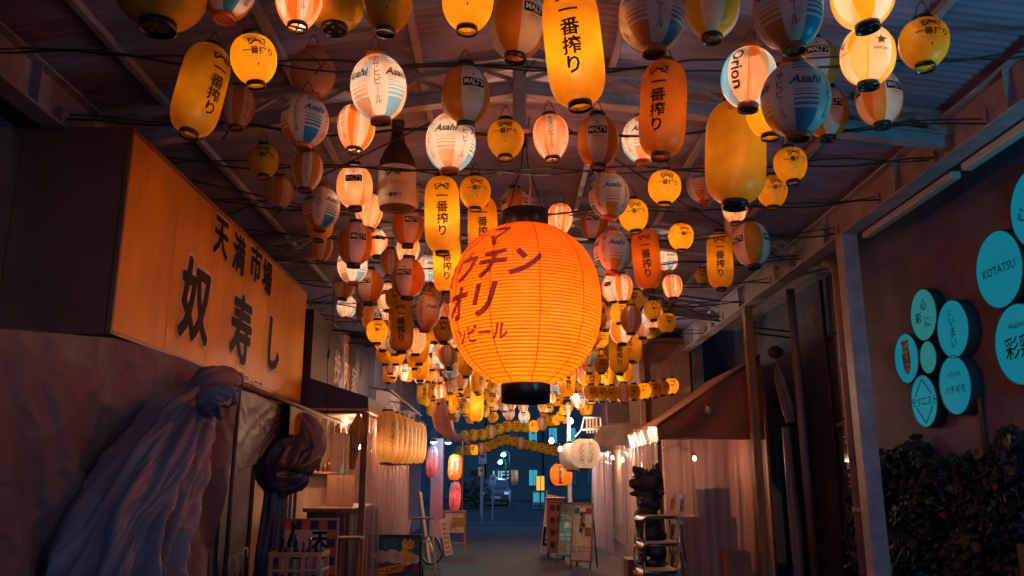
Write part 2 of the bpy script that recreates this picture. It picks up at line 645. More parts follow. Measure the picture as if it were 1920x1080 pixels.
# drain pipes, duct and meter box in the recess
pipem = mat('grey_pipe', (0.30, 0.23, 0.24), 0.45, var=0.3, scale=4)
t = thing('drainpipe', 'mauve round drainpipe with a bracket close behind the teal-lit roof post', 'pipe', (3.62, 8.62, 0))
m = MB(); m.tube([(0, 0, 0), (0, 0, 3.6), (-.0, .06, 3.72), (0, .25, 3.8)], .055, 14); m.build('pipe', pipem, t, True)
for z in (1.1, 2.6):
    m = MB(); m.tube([(0, 0, z - .025), (0, 0, z + .025)], .066, 14); m.build('bracket', steel, t, True)
for k, (yy, r_, lab) in enumerate(((10.4, .03, 'thin conduit pipe running up the dark recessed wall beside the meter box'), (11.3, .045, 'grey conduit pipe on the dark recessed wall behind the round vent'), (11.75, .028, 'thinnest dark conduit climbing the recessed wall next to the mesh-curtained stall'))):
    t = thing('conduit', lab, 'pipe', (4.68, yy, 0), group='conduits on the recessed wall')
    m = MB(); m.tube([(0, 0, .02), (0, 0, 4.3)], r_, 10); m.build('pipe', pipem if k < 2 else dark_iron, t, True)
    for z in (.9, 2.2, 3.4):
        m = MB(); m.box((-r_ - .006, -r_ - .02, z), (.069, r_ + .02, z + .03)); m.build('clip', dark_iron, t)
p = at(1535, 850, 9.6); p.x = 4.6
t = thing('meter_box', 'dark electricity meter box with a small glazed front on the recessed wall', 'meter box', (4.62, 10.9, 1.68))
m = MB(); m.box((-.12, -.2, -.26), (.128, .2, .26), bev=.015); m.build('case', dark_iron, t)
m = MB(); m.box((-.135, -.11, -.05), (-.121, .11, .19), bev=.004); m.build('window', mat('dark_glass', (.02, .03, .05), .08, spec=.8), t)
m = MB(); m.box((-.13, -.2, .262), (.128, .2, .285), bev=.004); m.build('rain_hood', dark_iron, t)
t = thing('wall_vent', 'round dark extractor vent on the recessed wall above the meter box', 'vent', (4.74, 11.1, 2.98))
m = MB()
m.lathe([(.0, -.05), (.09, -.06), (.15, -.03), (.17, 0.0), (.15, .02)], 24)
o = m.build('hood', dark_iron, t, True); o.rotation_euler = (0, PI / 2, 0)
m = MB(); m.lathe([(.02, -.055), (.06, -.075), (.0, -.08)], 16)
o = m.build('hub', pipem, t, True); o.rotation_euler = (0, PI / 2, 0)

# added teal floodlight out of view, giving the teal on post and roof
coldg = mat('cold_flood_glass', (.4, 1, 1), .3, emit=(.10, .75, .9), estr=3.0)
t = thing('added_teal_lamp', 'added teal floodlight, out of view on a stand near the entrance, before the ivy', 'lamp', (3.3, 3.2, 2.6))
m = MB(); m.lathe([(.03, .10), (.06, .06), (.085, .0), (.09, -.01), (.05, .05)], 18); m.build('housing', steel, t, True)
m = MB(); m.lathe([(.0005, -.045), (.05, -.03), (.075, -.004), (.04, .03)], 18); m.build('lens', coldg, t, True)
m = MB(); m.tube([(0, -.02, -2.6), (0, -.02, -.02)], .018, 8); m.tube([(-.25, -.02, -2.58), (.25, -.02, -2.58)], .015, 6); m.tube([(0, -.27, -2.58), (0, .23, -2.58)], .015, 6); m.build('stand', dark_iron, t)
lamp('light', (-.06, .14, .0), 28, (.012, .46, .60), .06, t)
for c_ in t.children:
    if c_.name.startswith(('housing', 'lens')):
        c_.rotation_euler = (math.radians(75), 0, math.radians(25))
# round lit shop signs
disc_face = []
TEAL = (0.006, 0.36, 0.50)
facem = mat('lit_sign_face', (0.004, 0.05, 0.08), 0.6, spec=.1, emit=TEAL, estr=0.16)
facem2 = mat('lit_sign_face_pale', (0.01, 0.08, 0.09), 0.6, spec=.1, emit=(0.04, 0.46, 0.46), estr=0.13)
rimm = mat('sign_rim', (0.03, 0.07, 0.11), 0.45)
ink = mat('dark_ink', (0.008, 0.010, 0.022), 0.8, spec=.1)
redink = mat('red_ink', (0.35, 0.02, 0.02), 0.6)
paleink = mat('pale_ink', (0.6, 0.6, 0.5), 0.6)
DISCS = [  # px, py, diameter, lines of lettering, label, face
    (1732, 590, .53, [('心', .12, .02, .10, 1), ('彩', .12, -.1, -.02, 1), ('に', .12, .06, -.08, 0)], 'pale round lit sign with two brushed characters, topmost of the lower flower of signs', 1),
    (1787, 617, .56, [('に', .08, -.02, .16, 0), ('いまい', .11, .0, -.03, 2)], 'round lit sign with an upright column of brushed kana, edge-on depth showing', 0),
    (1700, 672, .53, [('ぱ', .13, .0, .10, 3), ('っ', .10, .0, -.0, 3), ('ぷ', .13, .0, -.1, 3)], 'round lit sign with white kana on a dark and red badge', 0),
    (1741, 670, .33, [], 'small blank round lit sign in the centre of the lower flower', 1),
    (1791, 722, .56, [('やきもの', .06, .0, .1, 0), ('ハチギモ', .09, .0, -.04, 0)], 'round lit sign with an arch of small letters over a row of characters', 0),
    (1733, 752, .53, [('モツニスト', .105, .0, .0, 0)], 'round lit sign with dark kana across a diamond outline', 0),
    (1873, 505, .68, [('KOTATSU', .105, .0, .0, 0)], 'large round lit sign with latin capitals across it', 0),
    (1944, 388, .68, [('心一', .13, -.12, .0, 0)], 'large round lit sign highest on the wall, cut by the edge of the view', 0),
    (1912, 645, .68, [('Akadori', .07, .0, .16, 0), ('彩鶏', .2, .0, -.02, 0)], 'large round lit sign with two big brushed characters, lowest of the upper flower', 0),
    (1952, 520, .40, [], 'blank round lit sign between the large upper signs at the edge of view', 0),
    (2070, 455, .68, [('とり', .12, 0, 0, 0)], 'large round lit sign of the upper flower beyond the edge of view, the high one', 0),
    (2050, 615, .68, [('屋台', .12, 0, 0, 0)], 'large round lit sign of the upper flower beyond the edge of view, the low one', 0),
    (2480, 330, .68, [], 'added blank round lit sign out of view near the entrance, the high one', 0),  # this and the next are added out of view for more teal light
    (2500, 640, .68, [], 'added blank round lit sign out of view near the entrance, the low one', 0),
]
for px, py, dia, txt, lab, fc in DISCS:
    p = atx(px, py, 4.19)
    t = thing('round_sign', lab, 'sign', (4.297, p.y, p.z), group='round lit shop signs on the plaster building')
    R = dia / 2
    m = MB(); m.lathe([(R * .96, -.003), (R, -.02), (R, -.10), (R * .985, -.117), (R * .965, -.117), (R * .965, -.108)], 48, cap0=True)
    o = m.build('rim', rimm, t, True); o.rotation_euler = (0, PI / 2, 0)
    m = MB(); m.lathe([(R * .965, -.109), (R * .5, -.109), (R * .001, -.109)], 48)
    o = m.build('lit_face', facem2 if fc else facem, t); o.rotation_euler = (0, PI / 2, 0)
    if txt:
        m = MB()
        for s_, sz, dx, dz, md in txt:
            flat_text(m, s_, sz, (-.1125, -dx, dz), (0, -1, 0), (0, 0, 1), 1 if md == 3 else 0, bold=.02 if md in (1, 3) else .008, vertical=md == 2, line=.95)
        if 'モツニスト' in txt[0][0]:
            for (a, b), (c, d) in (((-.16, .06), (0, .22)), ((0, .22), (.16, .06)), ((-.16, -.06), (0, -.22)), ((0, -.22), (.16, -.06))):
                m.bar((-.1115, -a, b), (-.1115, -c, d), .012, .001, up=(1, 0, 0))
        if txt[0][3 - 3] == 'ぱ':
            m2 = MB()
            pts = [(.085 * math.cos(a), .17 * math.sin(a)) for a in [2 * PI * k / 24 for k in range(24)]]
            m2.add([(-.1105, -x, z) for x, z in pts], [tuple(range(24))])
            m2.add([(-.1112, -x, z) for x, z in ((-.09, .19), (.09, .19), (.06, .12), (-.06, .12))], [(0, 1, 2, 3)], 1)
            m2.build('badge', [mat('navy_print', (.02, .025, .06), .5), redink], t)
        m.build('lettering', [ink, paleink], t)
t = thing('sign_cable_pipe', 'short rust-brown conduit dropping from the lower flower of signs into the ivy', 'pipe', (4.27, 7.35, 0))
m = MB(); m.tube([(0, 0, 1.2), (0, 0, 2.25), (0.02, .02, 2.32)], .025, 10); m.build('pipe', mat('rust_pipe', (.12, .05, .04), .6), t, True)

# ivy hedge in front of the plaster building
leafm = mat('ivy_leaf', (0.008, 0.026, 0.032), 0.5, var=0.6, scale=3, spec=.5)
stemm = mat('ivy_stem', (0.05, 0.035, 0.03), 0.8)
ivy = thing('ivy_hedge', 'dark ivy hedge with glossy leaves climbing the wall under the round signs', 'ivy', (4.0, 5.0, 0))


def ivy_leaf(s_=1.0):
    m = MB()
    out = [(0, 0), (.035, -.02), (.06, .02), (.045, .045), (.05, .07), (.02, .075), (0, .115), (-.02, .075), (-.05, .07), (-.045, .045), (-.06, .02), (-.035, -.02)]
    vs = [(x * s_, -.012 * abs(x) / .06 * s_ + .01 * math.sin(y * 20), y * s_) for x, y in out]
    c = (0, .006, .035 * s_)
    m.add([c] + vs, [(0, i, i % 12 + 1) for i in range(1, 13)])
    return m


leaf_meshes = [ivy_leaf(s_).mesh('leaf', leafm, False) for s_ in (.55, .72, .95)]
rl = random.Random(3)


def ivy_spot():
    y = rl.uniform(4.9, 9.9)
    top = 1.62 + .10 * math.sin(y * 3.1) + .07 * math.sin(y * 7.7)
    z = top * (rl.random() ** 0.8)
    z = max(.05, z + rl.uniform(-.05, .1))
    x = 4.18 - .16 * rl.random() - .08 * (1 - z / 1.8) - .05 * math.sin(y * 5 + z * 4)
    return x, y, z


def ivy_rot():
    return Euler((rl.uniform(-.7, .5), PI + rl.uniform(-.9, .9), -PI / 2 + rl.uniform(-.8, .8)), 'ZYX')


for k in range(260):
    x, y, z = ivy_spot()
    if y > 9.0 and rl.random() < .3:      # loose tendrils at the far end, in front of the post
        x, y = 3.95 + rl.uniform(-.1, .1), 8.9 + rl.uniform(-.2, .4)
    o = link('leaf', rl.choice(leaf_meshes), ivy, (x - 4.0 - .05, y - 5.0, z), ivy_rot())
m = MB()
src = [[Vector(v.co) for v in me.vertices] for me in leaf_meshes]
for k in range(8000):
    x, y, z = ivy_spot()
    R_ = ivy_rot().to_matrix()
    vv = rl.choice(src)
    m.add([R_ @ v + Vector((x - 4.0 + .04 * rl.random(), y - 5.0, z)) for v in vv], [(0, i, i % 12 + 1) for i in range(1, 13)])
o = m.build('foliage', leafm, ivy); o['kind'] = 'stuff'
for k in range(7):
    y = .2 + k * .75
    m = MB(); m.tube([(.2 + rl.uniform(-.03, .03), y + .1 * math.sin(z * 5), z) for z in [i * .2 for i in range(8)]], .012, 6); m.build('stem', stemm, ivy, True)
t = thing('framed_notice', 'dark framed notice standing low before the ivy at the edge of the view', 'notice', (3.9, 6.15, 0))
m = MB(); m.box((-.02, -.3, .35), (.02, .3, .93), bev=.008); m.build('frame', dark_iron, t)
m = MB(); m.box((-.026, -.26, .39), (-.021, .26, .89)); m.build('panel', mat('notice_panel', (.09, .045, .04), .5), t)
for s_ in (-.25, .25):
    m = MB(); m.box((-.015, s_ - .015, 0), (.015, s_ + .015, .35)); m.build('leg', dark_iron, t)

# ------------------------------------------------------------------ paper lanterns
W_ = paper('white_paper', (0.78, 0.72, 0.70), (0.76, 0.68, 0.52))
OR_ = paper('orange_paper', (0.72, 0.26, 0.03), (0.85, 0.26, 0.03))
BL_ = paper('blue_paper', (0.02, 0.27, 0.58), (0.02, 0.5, 0.95))
YE_ = paper('yellow_paper', (0.74, 0.45, 0.02), (0.92, 0.44, 0.012))
AM_ = paper('amber_paper', (0.68, 0.25, 0.02), (0.85, 0.27, 0.015))
PK_ = paper('pink_paper', (0.55, 0.14, 0.16), (0.75, 0.2, 0.2))
BR_ = paper('bottle_paper', (0.10, 0.045, 0.035), (0.2, 0.06, 0.03))
OLD_ = paper('plain_pink_paper', (0.55, 0.30, 0.24), (0.6, 0.35, 0.25))
BIG_ = paper('festival_orange_paper', (0.82, 0.21, 0.016), (0.95, 0.255, 0.010), thick=.2)
PALE_ = paper('pale_yellow_paper', (0.75, 0.55, 0.25), (0.85, 0.5, 0.15))
black_rim = mat('black_lacquer', (0.012, 0.012, 0.018), 0.28, spec=.6)
orange_rim = mat('orange_rim', (0.45, 0.10, 0.02), 0.4)
brown_rim = mat('brown_rim', (0.10, 0.03, 0.015), 0.5)
wire_m = mat('black_wire', (0.02, 0.016, 0.018), 0.6)
inkp = mat('print_black', (0.03, 0.014, 0.012), 0.6)
inkb = mat('print_blue', (0.012, 0.10, 0.22), 0.6)
inkr = mat('print_red', (0.26, 0.035, 0.015), 0.6)
inkg = mat('print_grey', (0.16, 0.12, 0.12), 0.6)
inkw = mat('print_white', (0.72, 0.62, 0.58), 0.6)
inko = mat('print_orange', (0.7, 0.2, 0.02), 0.6)
sock = mat('lamp_holder', (0.35, 0.28, 0.22), 0.5)


def profile(R, hh, p=2.0, q=2.0, rim=.33, skew=0.0):
    """radius at height z for -hh <= z <= hh"""
    k = (1 - rim ** q) ** (1 / p)
    def rad(z):
        s_ = max(-1.0, min(1.0, z / hh))
        s2 = s_ - skew * (1 - s_ * s_)
        return R * max(0.0, 1 - abs(s2 * k) ** p) ** (1 / q)
    return rad


class Kind:
    pass


KINDS = {}


def make_kind(name, R, hh, rad, ribs, segs, gore, mats, rims, rim_h, printer=None, ripple=.024, rings_per_rib=2, offset=0.0):
    k = Kind()
    k.R, k.hh, k.rad = R, hh, rad
    n = ribs * rings_per_rib
    m = MB()
    prof = []
    for i in range(n + 1):
        z = -hh + 2 * hh * i / n
        rp = ripple * R * (math.cos(2 * PI * i / rings_per_rib) - 1) * .5 if 0 < i < n else 0
        prof.append((rad(z) + rp, z))
    # j index -> angle; angle 0 of prints faces -Y
    def fm(i, j):
        a = (2 * PI * (j + .5) / segs + PI / 2 + offset) % (2 * PI)   # same angle as wrap_shape
        return gore(a, -hh + 2 * hh * (i + .5) / n)
    m.lathe(prof, segs, fmat=fm)
    k.body = m.mesh('paper_shade', mats, True)
    rt_, rb_ = rad(hh), rad(-hh)
    m = MB()
    m.lathe([(rt_ * .93, hh - .004), (rt_ * 1.04, hh - .004), (rt_ * 1.04, hh + rim_h), (rt_ * .93, hh + rim_h), (rt_ * .93, hh - .004)], 24)
    m.bar((-rt_, 0, hh + rim_h * .5), (rt_, 0, hh + rim_h * .5), .008, .006)
    k.top = m.mesh('top_ring', rims[0], True)
    m = MB()
    m.lathe([(rb_ * .93, -hh + .004), (rb_ * 1.04, -hh + .004), (rb_ * 1.04, -hh - rim_h), (rb_ * .93, -hh - rim_h), (rb_ * .93, -hh + .004)], 24)
    k.bot = m.mesh('bottom_ring', rims[1], True)
    m = MB()
    if rims[2] is not None:
        m.lathe([(rb_ * .92, -hh - rim_h * .55), (rb_ * .3, -hh - rim_h * .6), (0.0001, -hh - rim_h * .6)], 20, mi=0)
        for a in (0.3, 2.4, 4.5):
            m.box((rb_ * .5 * math.cos(a) - rb_ * .09, rb_ * .5 * math.sin(a) - rb_ * .09, -hh - rim_h * .72), (rb_ * .5 * math.cos(a) + rb_ * .09, rb_ * .5 * math.sin(a) + rb_ * .09, -hh - rim_h * .58), 1)
        k.disc = m.mesh('bottom_plate', [rims[2], sock])
    else:
        m.bar((-rb_ * .95, 0, -hh - rim_h * .5), (rb_ * .95, 0, -hh - rim_h * .5), rb_ * .32, .005)
        m.bar((0, -rb_ * .95, -hh - rim_h * .46), (0, rb_ * .95, -hh - rim_h * .46), rb_ * .18, .004)
        k.disc = m.mesh('base_bar', sock)
    k.plate = rims[2] is not None
    k.print = None
    if printer:
        m = MB()
        pm = printer(m, k)
        k.print = m.mesh('print', pm)
    m = MB()
    m.tube([(-rt_ * .9, 0, hh + rim_h * .5), (-.02, 0, hh + .10), (0, 0, hh + .13)], .003, 5)
    m.tube([(rt_ * .9, 0, hh + rim_h * .5), (.02, 0, hh + .10), (0, 0, hh + .13)], .003, 5)
    k.hook = m.mesh('hanger', wire_m)
    k.top_z = hh + .13
    KINDS[name] = k
    return k


def wtext(m, k, body, size, a, z, mi=0, **kw):
    ws = kw.pop('sx', 1.0)
    lift = kw.pop('lift', .0022)
    vs, fs = text_shape(body, **kw)
    wrap_shape(m, vs, fs, k.rad, math.radians(a), z, size, k.rad(z), mi, sx=ws, dz=k.hh / 14, lift=lift)


def wrect(m, k, a, z, wd, h, mi=0, lift=.0016):
    wrap_shape(m, [(-wd / 2, -h / 2), (wd / 2, -h / 2), (wd / 2, h / 2), (-wd / 2, h / 2)], [(0, 1, 2, 3)], k.rad, math.radians(a), z, 1.0, k.rad(z), mi, dz=k.hh / 12, lift=lift)


def sector(n):
    """gore number 0..n-1 at angle a (radians), gore 0 centred on the print's angle 0 (a = 3*PI/2 in lathe terms)"""
    def g(a):
        b = (a + PI / n) % (2 * PI)
        return int(b / (2 * PI / n)) % n
    return g


# -- striped white lantern: eight gores, white ones with upright kana, striped ones with a latin word
g8 = sector(8)
def gore_asahi(a, z):
    g = g8(a)
    if g % 2 == 1:
        return 0
    c = 1 if g in (0, 4) else 2
    t = z / .175
    if t > .86 or t < -.52:
        return c
    for lo, hi in ((.74, .80), (.62, .67), (.53, .56), (.46, .48), (-.46, -.38), (-.33, -.27), (-.22, -.18), (-.13, -.10), (-.06, -.04)):
        if lo < t < hi:
            return c
    return 0
def print_asahi(m, k):
    for i in range(4):
        wtext(m, k, 'アサヒビ｜ル', .047, 45 + 90 * i, .005, 1, vertical=True, bold=.012, line=.98)
    for i in range(4):
        wtext(m, k, 'Asahi', .062, 90 * i, .042, 0, bold=.03, shear=.35)
    return [inkb, inkr]
make_kind('asahi', .155, .175, profile(.155, .175, 2.1, 2.0, .36), 34, 48, gore_asahi, [W_, BL_, OR_], (orange_rim, orange_rim, orange_rim), .028, print_asahi, ripple=.022)

# -- amber and white lantern with a black label
g6 = sector(6)
def gore_malts(a, z):
    return 0 if g6(a) % 2 == 0 else 1
def print_malts(m, k):
    for i in range(3):
        a = 120 * i
        wrect(m, k, a, .028, .135, .056, 0)
        wtext(m, k, "MALT'S", .046, a, .030, 1, bold=.018, lift=.0034, sx=.82)
        wtext(m, k, 'THE', .013, a, .050, 1, lift=.0034)
        wtext(m, k, 'PREMIUM', .010, a, .008, 1, lift=.0034)
        wtext(m, k, 'UMAMI', .022, a, -.018, 2, sx=1.1)
        wtext(m, k, '深いコクのうまみ', .0105, a, -.036, 2)
        wrect(m, k, a, .083, .004, .034, 2)
        wrect(m, k, a, .083, .018, .008, 2)
    return [ink, inkw, inkg]
make_kind('malts', .150, .178, profile(.150, .178, 2.2, 2.0, .38), 30, 48, gore_malts, [W_, AM_], (black_rim, black_rim, black_rim), .030, print_malts)

# -- narrow orange and white gores with red kana
g10 = sector(10)
def gore_kirin(a, z):
    return 0 if g10(a) % 2 == 0 else 1
def print_kirin(m, k):
    for i in range(5):
        if i % 5 in (0, 2):
            wtext(m, k, 'キリンビ｜ル', .040, 72 * i, .0, 0, vertical=True, bold=.02, line=.95)
    return [inkr]
make_kind('kirin', .125, .155, profile(.125, .155, 2.2, 2.0, .42, skew=.16), 26, 40, gore_kirin, [W_, OR_], (brown_rim, brown_rim, None), .022, print_kirin)

# -- small yellow lantern with a brewer's crest
def print_ichi(m, k):
    e = emblem()
    for a in (0, 180):
        wrap_shape(m, *e, k.rad, math.radians(a), .050, .052, .118, 0, lift=.0018, dz=.01)
        wtext(m, k, '一番搾り', .043, a, .004, 0, bold=.03)
        wrect(m, k, a, -.026, .13, .0022, 1)
        wrect(m, k, a, -.033, .10, .0016, 1)
        wtext(m, k, '麦芽一〇〇', .010, a, -.045, 1)
        wrap_shape(m, [(0, .6), (.35, -.1), (.2, -.45), (-.2, -.45), (-.35, -.1)], [(0, 1, 2, 3, 4)], k.rad, math.radians(a), -.064, .015, .12, 0)
    return [inkp, inkg]
one = lambda a, z: 0
make_kind('ichi', .122, .128, profile(.122, .128, 2.2, 2.0, .40, skew=.08), 24, 40, one, [YE_], (black_rim, black_rim, YE_), .024, print_ichi)

# -- long cylinder lantern
def print_long(m, k):
    e = emblem()
    for a in (0, 180):
        wrap_shape(m, *e, k.rad, math.radians(a), .185, .066, .14, 0, lift=.002, dz=.012)
        wtext(m, k, '一', .0945, a, .112, 0, bold=.022)
        wtext(m, k, '番', .0945, a, .022, 0, bold=.022)
        wtext(m, k, '搾', .0945, a, -.074, 0, bold=.022)
        wtext(m, k, 'り', .0945, a, -.170, 0, bold=.022)
    return [inkp, inkg]
rl_ = profile(.140, .305, 5.0, 2.4, .40)
make_kind('long', .140, .305, rl_, 48, 40, one, [YE_], (black_rim, black_rim, YE_), .028, print_long)
make_kind('amber', .140, .305, rl_, 48, 40, one, [AM_], (brown_rim, brown_rim, AM_), .028, print_long)

# -- yellow and white gores, star
def gore_sap(a, z):
    return 0 if g8(a) % 2 == 0 else 1
def print_sap(m, k):
    for i in range(4):
        pts = []
        for j in range(10):
            r_ = .5 if j % 2 == 0 else .21
            pts.append((r_ * math.sin(j * PI / 5), r_ * math.cos(j * PI / 5)))
        wrap_shape(m, [(0, 0)] + pts, [(0, j + 1, (j + 1) % 10 + 1) for j in range(10)], k.rad, math.radians(90 * i), .035, .07, .15, 1, da=5, dz=.01)
        wtext(m, k, 'SAPPORO', .021, 90 * i, -.018, 0, bold=.02)
    return [inkb, inko]
make_kind('sapporo', .150, .165, profile(.150, .165, 2.2, 2.0, .38), 34, 40, gore_sap, [W_, YE_], (black_rim, black_rim, black_rim), .03, print_sap)

# -- orange, white and blue gores with a big red word
def gore_orion(a, z):
    return (2, 0, 1, 0)[g8(a) % 4]
def print_orion(m, k):
    for a in (-45, 135):
        vs, fs = text_shape('Orion', bold=.02)
        wrap_shape(m, [(y, -x) for x, y in vs], fs, k.rad, math.radians(a), 0, .095, .15, 0, da=6, dz=.012)
    for a in (45, 225):
        wtext(m, k, 'オリオン', .05, a, 0, 0, vertical=True, bold=.01)
    return [inkr]
make_kind('orion', .150, .165, profile(.150, .165, 2.1, 2.0, .36), 34, 48, gore_orion, [W_, BL_, OR_], (orange_rim, orange_rim, brown_rim), .032, print_orion)
make_kind('plain', .150, .170, profile(.150, .170, 2.1, 2.0, .36), 34, 40, one, [OLD_], (orange_rim, orange_rim, orange_rim), .02)
make_kind('tank', .190, .330, profile(.190, .330, 4.2, 2.3, .42), 74, 44, one, [YE_], (black_rim, black_rim, black_rim), .04)
make_kind('ball', .300, .315, profile(.300, .315, 2.3, 2.0, .36), 60, 48, one, [YE_], (black_rim, black_rim, black_rim), .05)

# -- dark bottle lantern with a pale label
def rad_bottle(z):
    pts = [(-.42, .05), (-.415, .15), (-.36, .165), (-.05, .165), (.05, .155), (.14, .115), (.22, .07), (.34, .052), (.38, .052), (.385, .062), (.42, .062), (.43, .05)]
    for (a, b), (c, d) in zip(pts, pts[1:]):
        if z <= c:
            return b + (d - b) * max(0, (z - a)) / (c - a)
    return pts[-1][1]
def print_bottle(m, k):
    e = emblem()
    for a in (0, 180):
        wrap_shape(m, *e, k.rad, math.radians(a - 15), -.11, .075, .165, 0, dz=.02)
        wtext(m, k, 'KIRIN', .06, a, -.205, 1, bold=.02, shear=.2)
        wtext(m, k, '一番搾り', .04, a - 18, -.315, 0, bold=.02)
    return [inkp, inko]
make_kind('bottle', .165, .42, rad_bottle, 90, 40, lambda a, z: 1 if -.39 < z < -.03 else 0, [BR_, W_], (black_rim, black_rim, black_rim), .01, print_bottle, ripple=.006)

DESC = {
    'asahi': ('white lantern with blue and orange stripes', 'striped white lantern'),
    'malts': ('amber and white lantern with black label', 'black-labelled lantern'),
    'kirin': ('orange and white gored lantern', 'gored orange lantern'),
    'ichi': ('small round yellow lantern with crest', 'round yellow lantern'),
    'long': ('long yellow cylinder lantern', 'long yellow lantern'),
    'amber': ('long amber cylinder lantern', 'long amber lantern'),
    'sapporo': ('yellow and white gored lantern with stars', 'starred lantern'),
    'orion': ('orange white and blue gored lantern', 'three-coloured lantern'),
    'plain': ('plain pinkish round lantern', 'plain pinkish lantern'),
    'tank': ('fat plain yellow cylinder lantern', 'fat yellow cylinder'),
    'ball': ('big plain yellow ball lantern', 'big yellow ball'),
    'bottle': ('dark bottle-shaped lantern with pale label', 'bottle-shaped lantern'),
}
rw = random.Random(77)
GLOW = (1.0, 0.64, 0.42)
LANTERNS = []           # (object, kind, lit, screen x, screen y, width)
bulb_data = {}


def bulb_light(R, kk, pw=1.0):
    key = (kk, round(R, 3), pw)
    if key not in bulb_data:
        l = bpy.data.lights.new('bulb', 'POINT')
        # so that the paper reaches the same brightness at any size
        l.energy = pw * LIT_W * (R / .125) ** 2 * {'row': .55, 'snow': .45, 'yaki': .8, 'pink': .9, 'orangebox': 1.2, 'long': 1.7, 'amber': 1.5, 'ichi': .85, 'asahi': .9}.get(kk, 1.0)
        l.color = GLOW
        l.shadow_soft_size = .02
        bulb_data[key] = l
    return bulb_data[key]


LIT_W = 1.45


def hang(kk, pos, rot=0.0, lit=False, tilt=(0, 0), scale=1.0, parts=True, group='paper lanterns hung under the arcade roof', label=None, bulb_off=(0, 0, 0), power=1.0):
    k = KINDS[kk]
    o = thing('paper_lantern', label, 'lantern', pos, 0, group)
    o.rotation_euler = (math.radians(tilt[0] + rw.gauss(0, 2.0)), math.radians(tilt[1] + rw.gauss(0, 2.0)), math.radians(rot))
    o.scale = (scale * rw.uniform(.97, 1.03), scale * rw.uniform(.97, 1.03), scale * rw.uniform(.965, 1.035))
    link('paper_shade', k.body, o)
    link('bottom_ring', k.bot, o)
    if parts:
        link('top_ring', k.top, o)
        link('bottom_plate', k.disc, o)
        link('hanger', k.hook, o)
    if k.print and parts:
        link('print', k.print, o)
    if lit or power < 1:
        link('bulb', bulb_light(k.R * scale, kk, power), o, bulb_off)
    x, y = project(pos)
    d = (Vector(pos) - EYE).dot(FW)
    LANTERNS.append((o, kk, bool(lit and power > .25), x, y, 2 * k.R * scale * F / d))
    return o


def hang_px(kk, px, py, wpx, rot=0, lit=0, tilt=(0, 0), scale=1.0, **kw):
    """Hang a lantern of known size so far away that it looks wpx wide."""
    R = KINDS[kk].R * scale
    d = F * 2 * R / wpx
    pos = EYE + ray(px, py) * d
    zmax = roof_z(pos.x) - .14 - KINDS[kk].hh * scale
    if pos.z > zmax:
        pos = EYE + ray(px, py) * (d * (zmax - EYE.z) / (pos.z - EYE.z))
        scale *= (zmax - EYE.z) / max(.1, (ray(px, py) * d).z)
    # rot is how far the print is turned to the viewer's right, measured from facing the camera
    yaw = math.degrees(math.atan2(pos.x - EYE.x, pos.y - EYE.y))
    return hang(kk, pos, rot - yaw, lit == 1, tilt, scale, power=1.0 if lit in (0, 1) else lit, **kw)


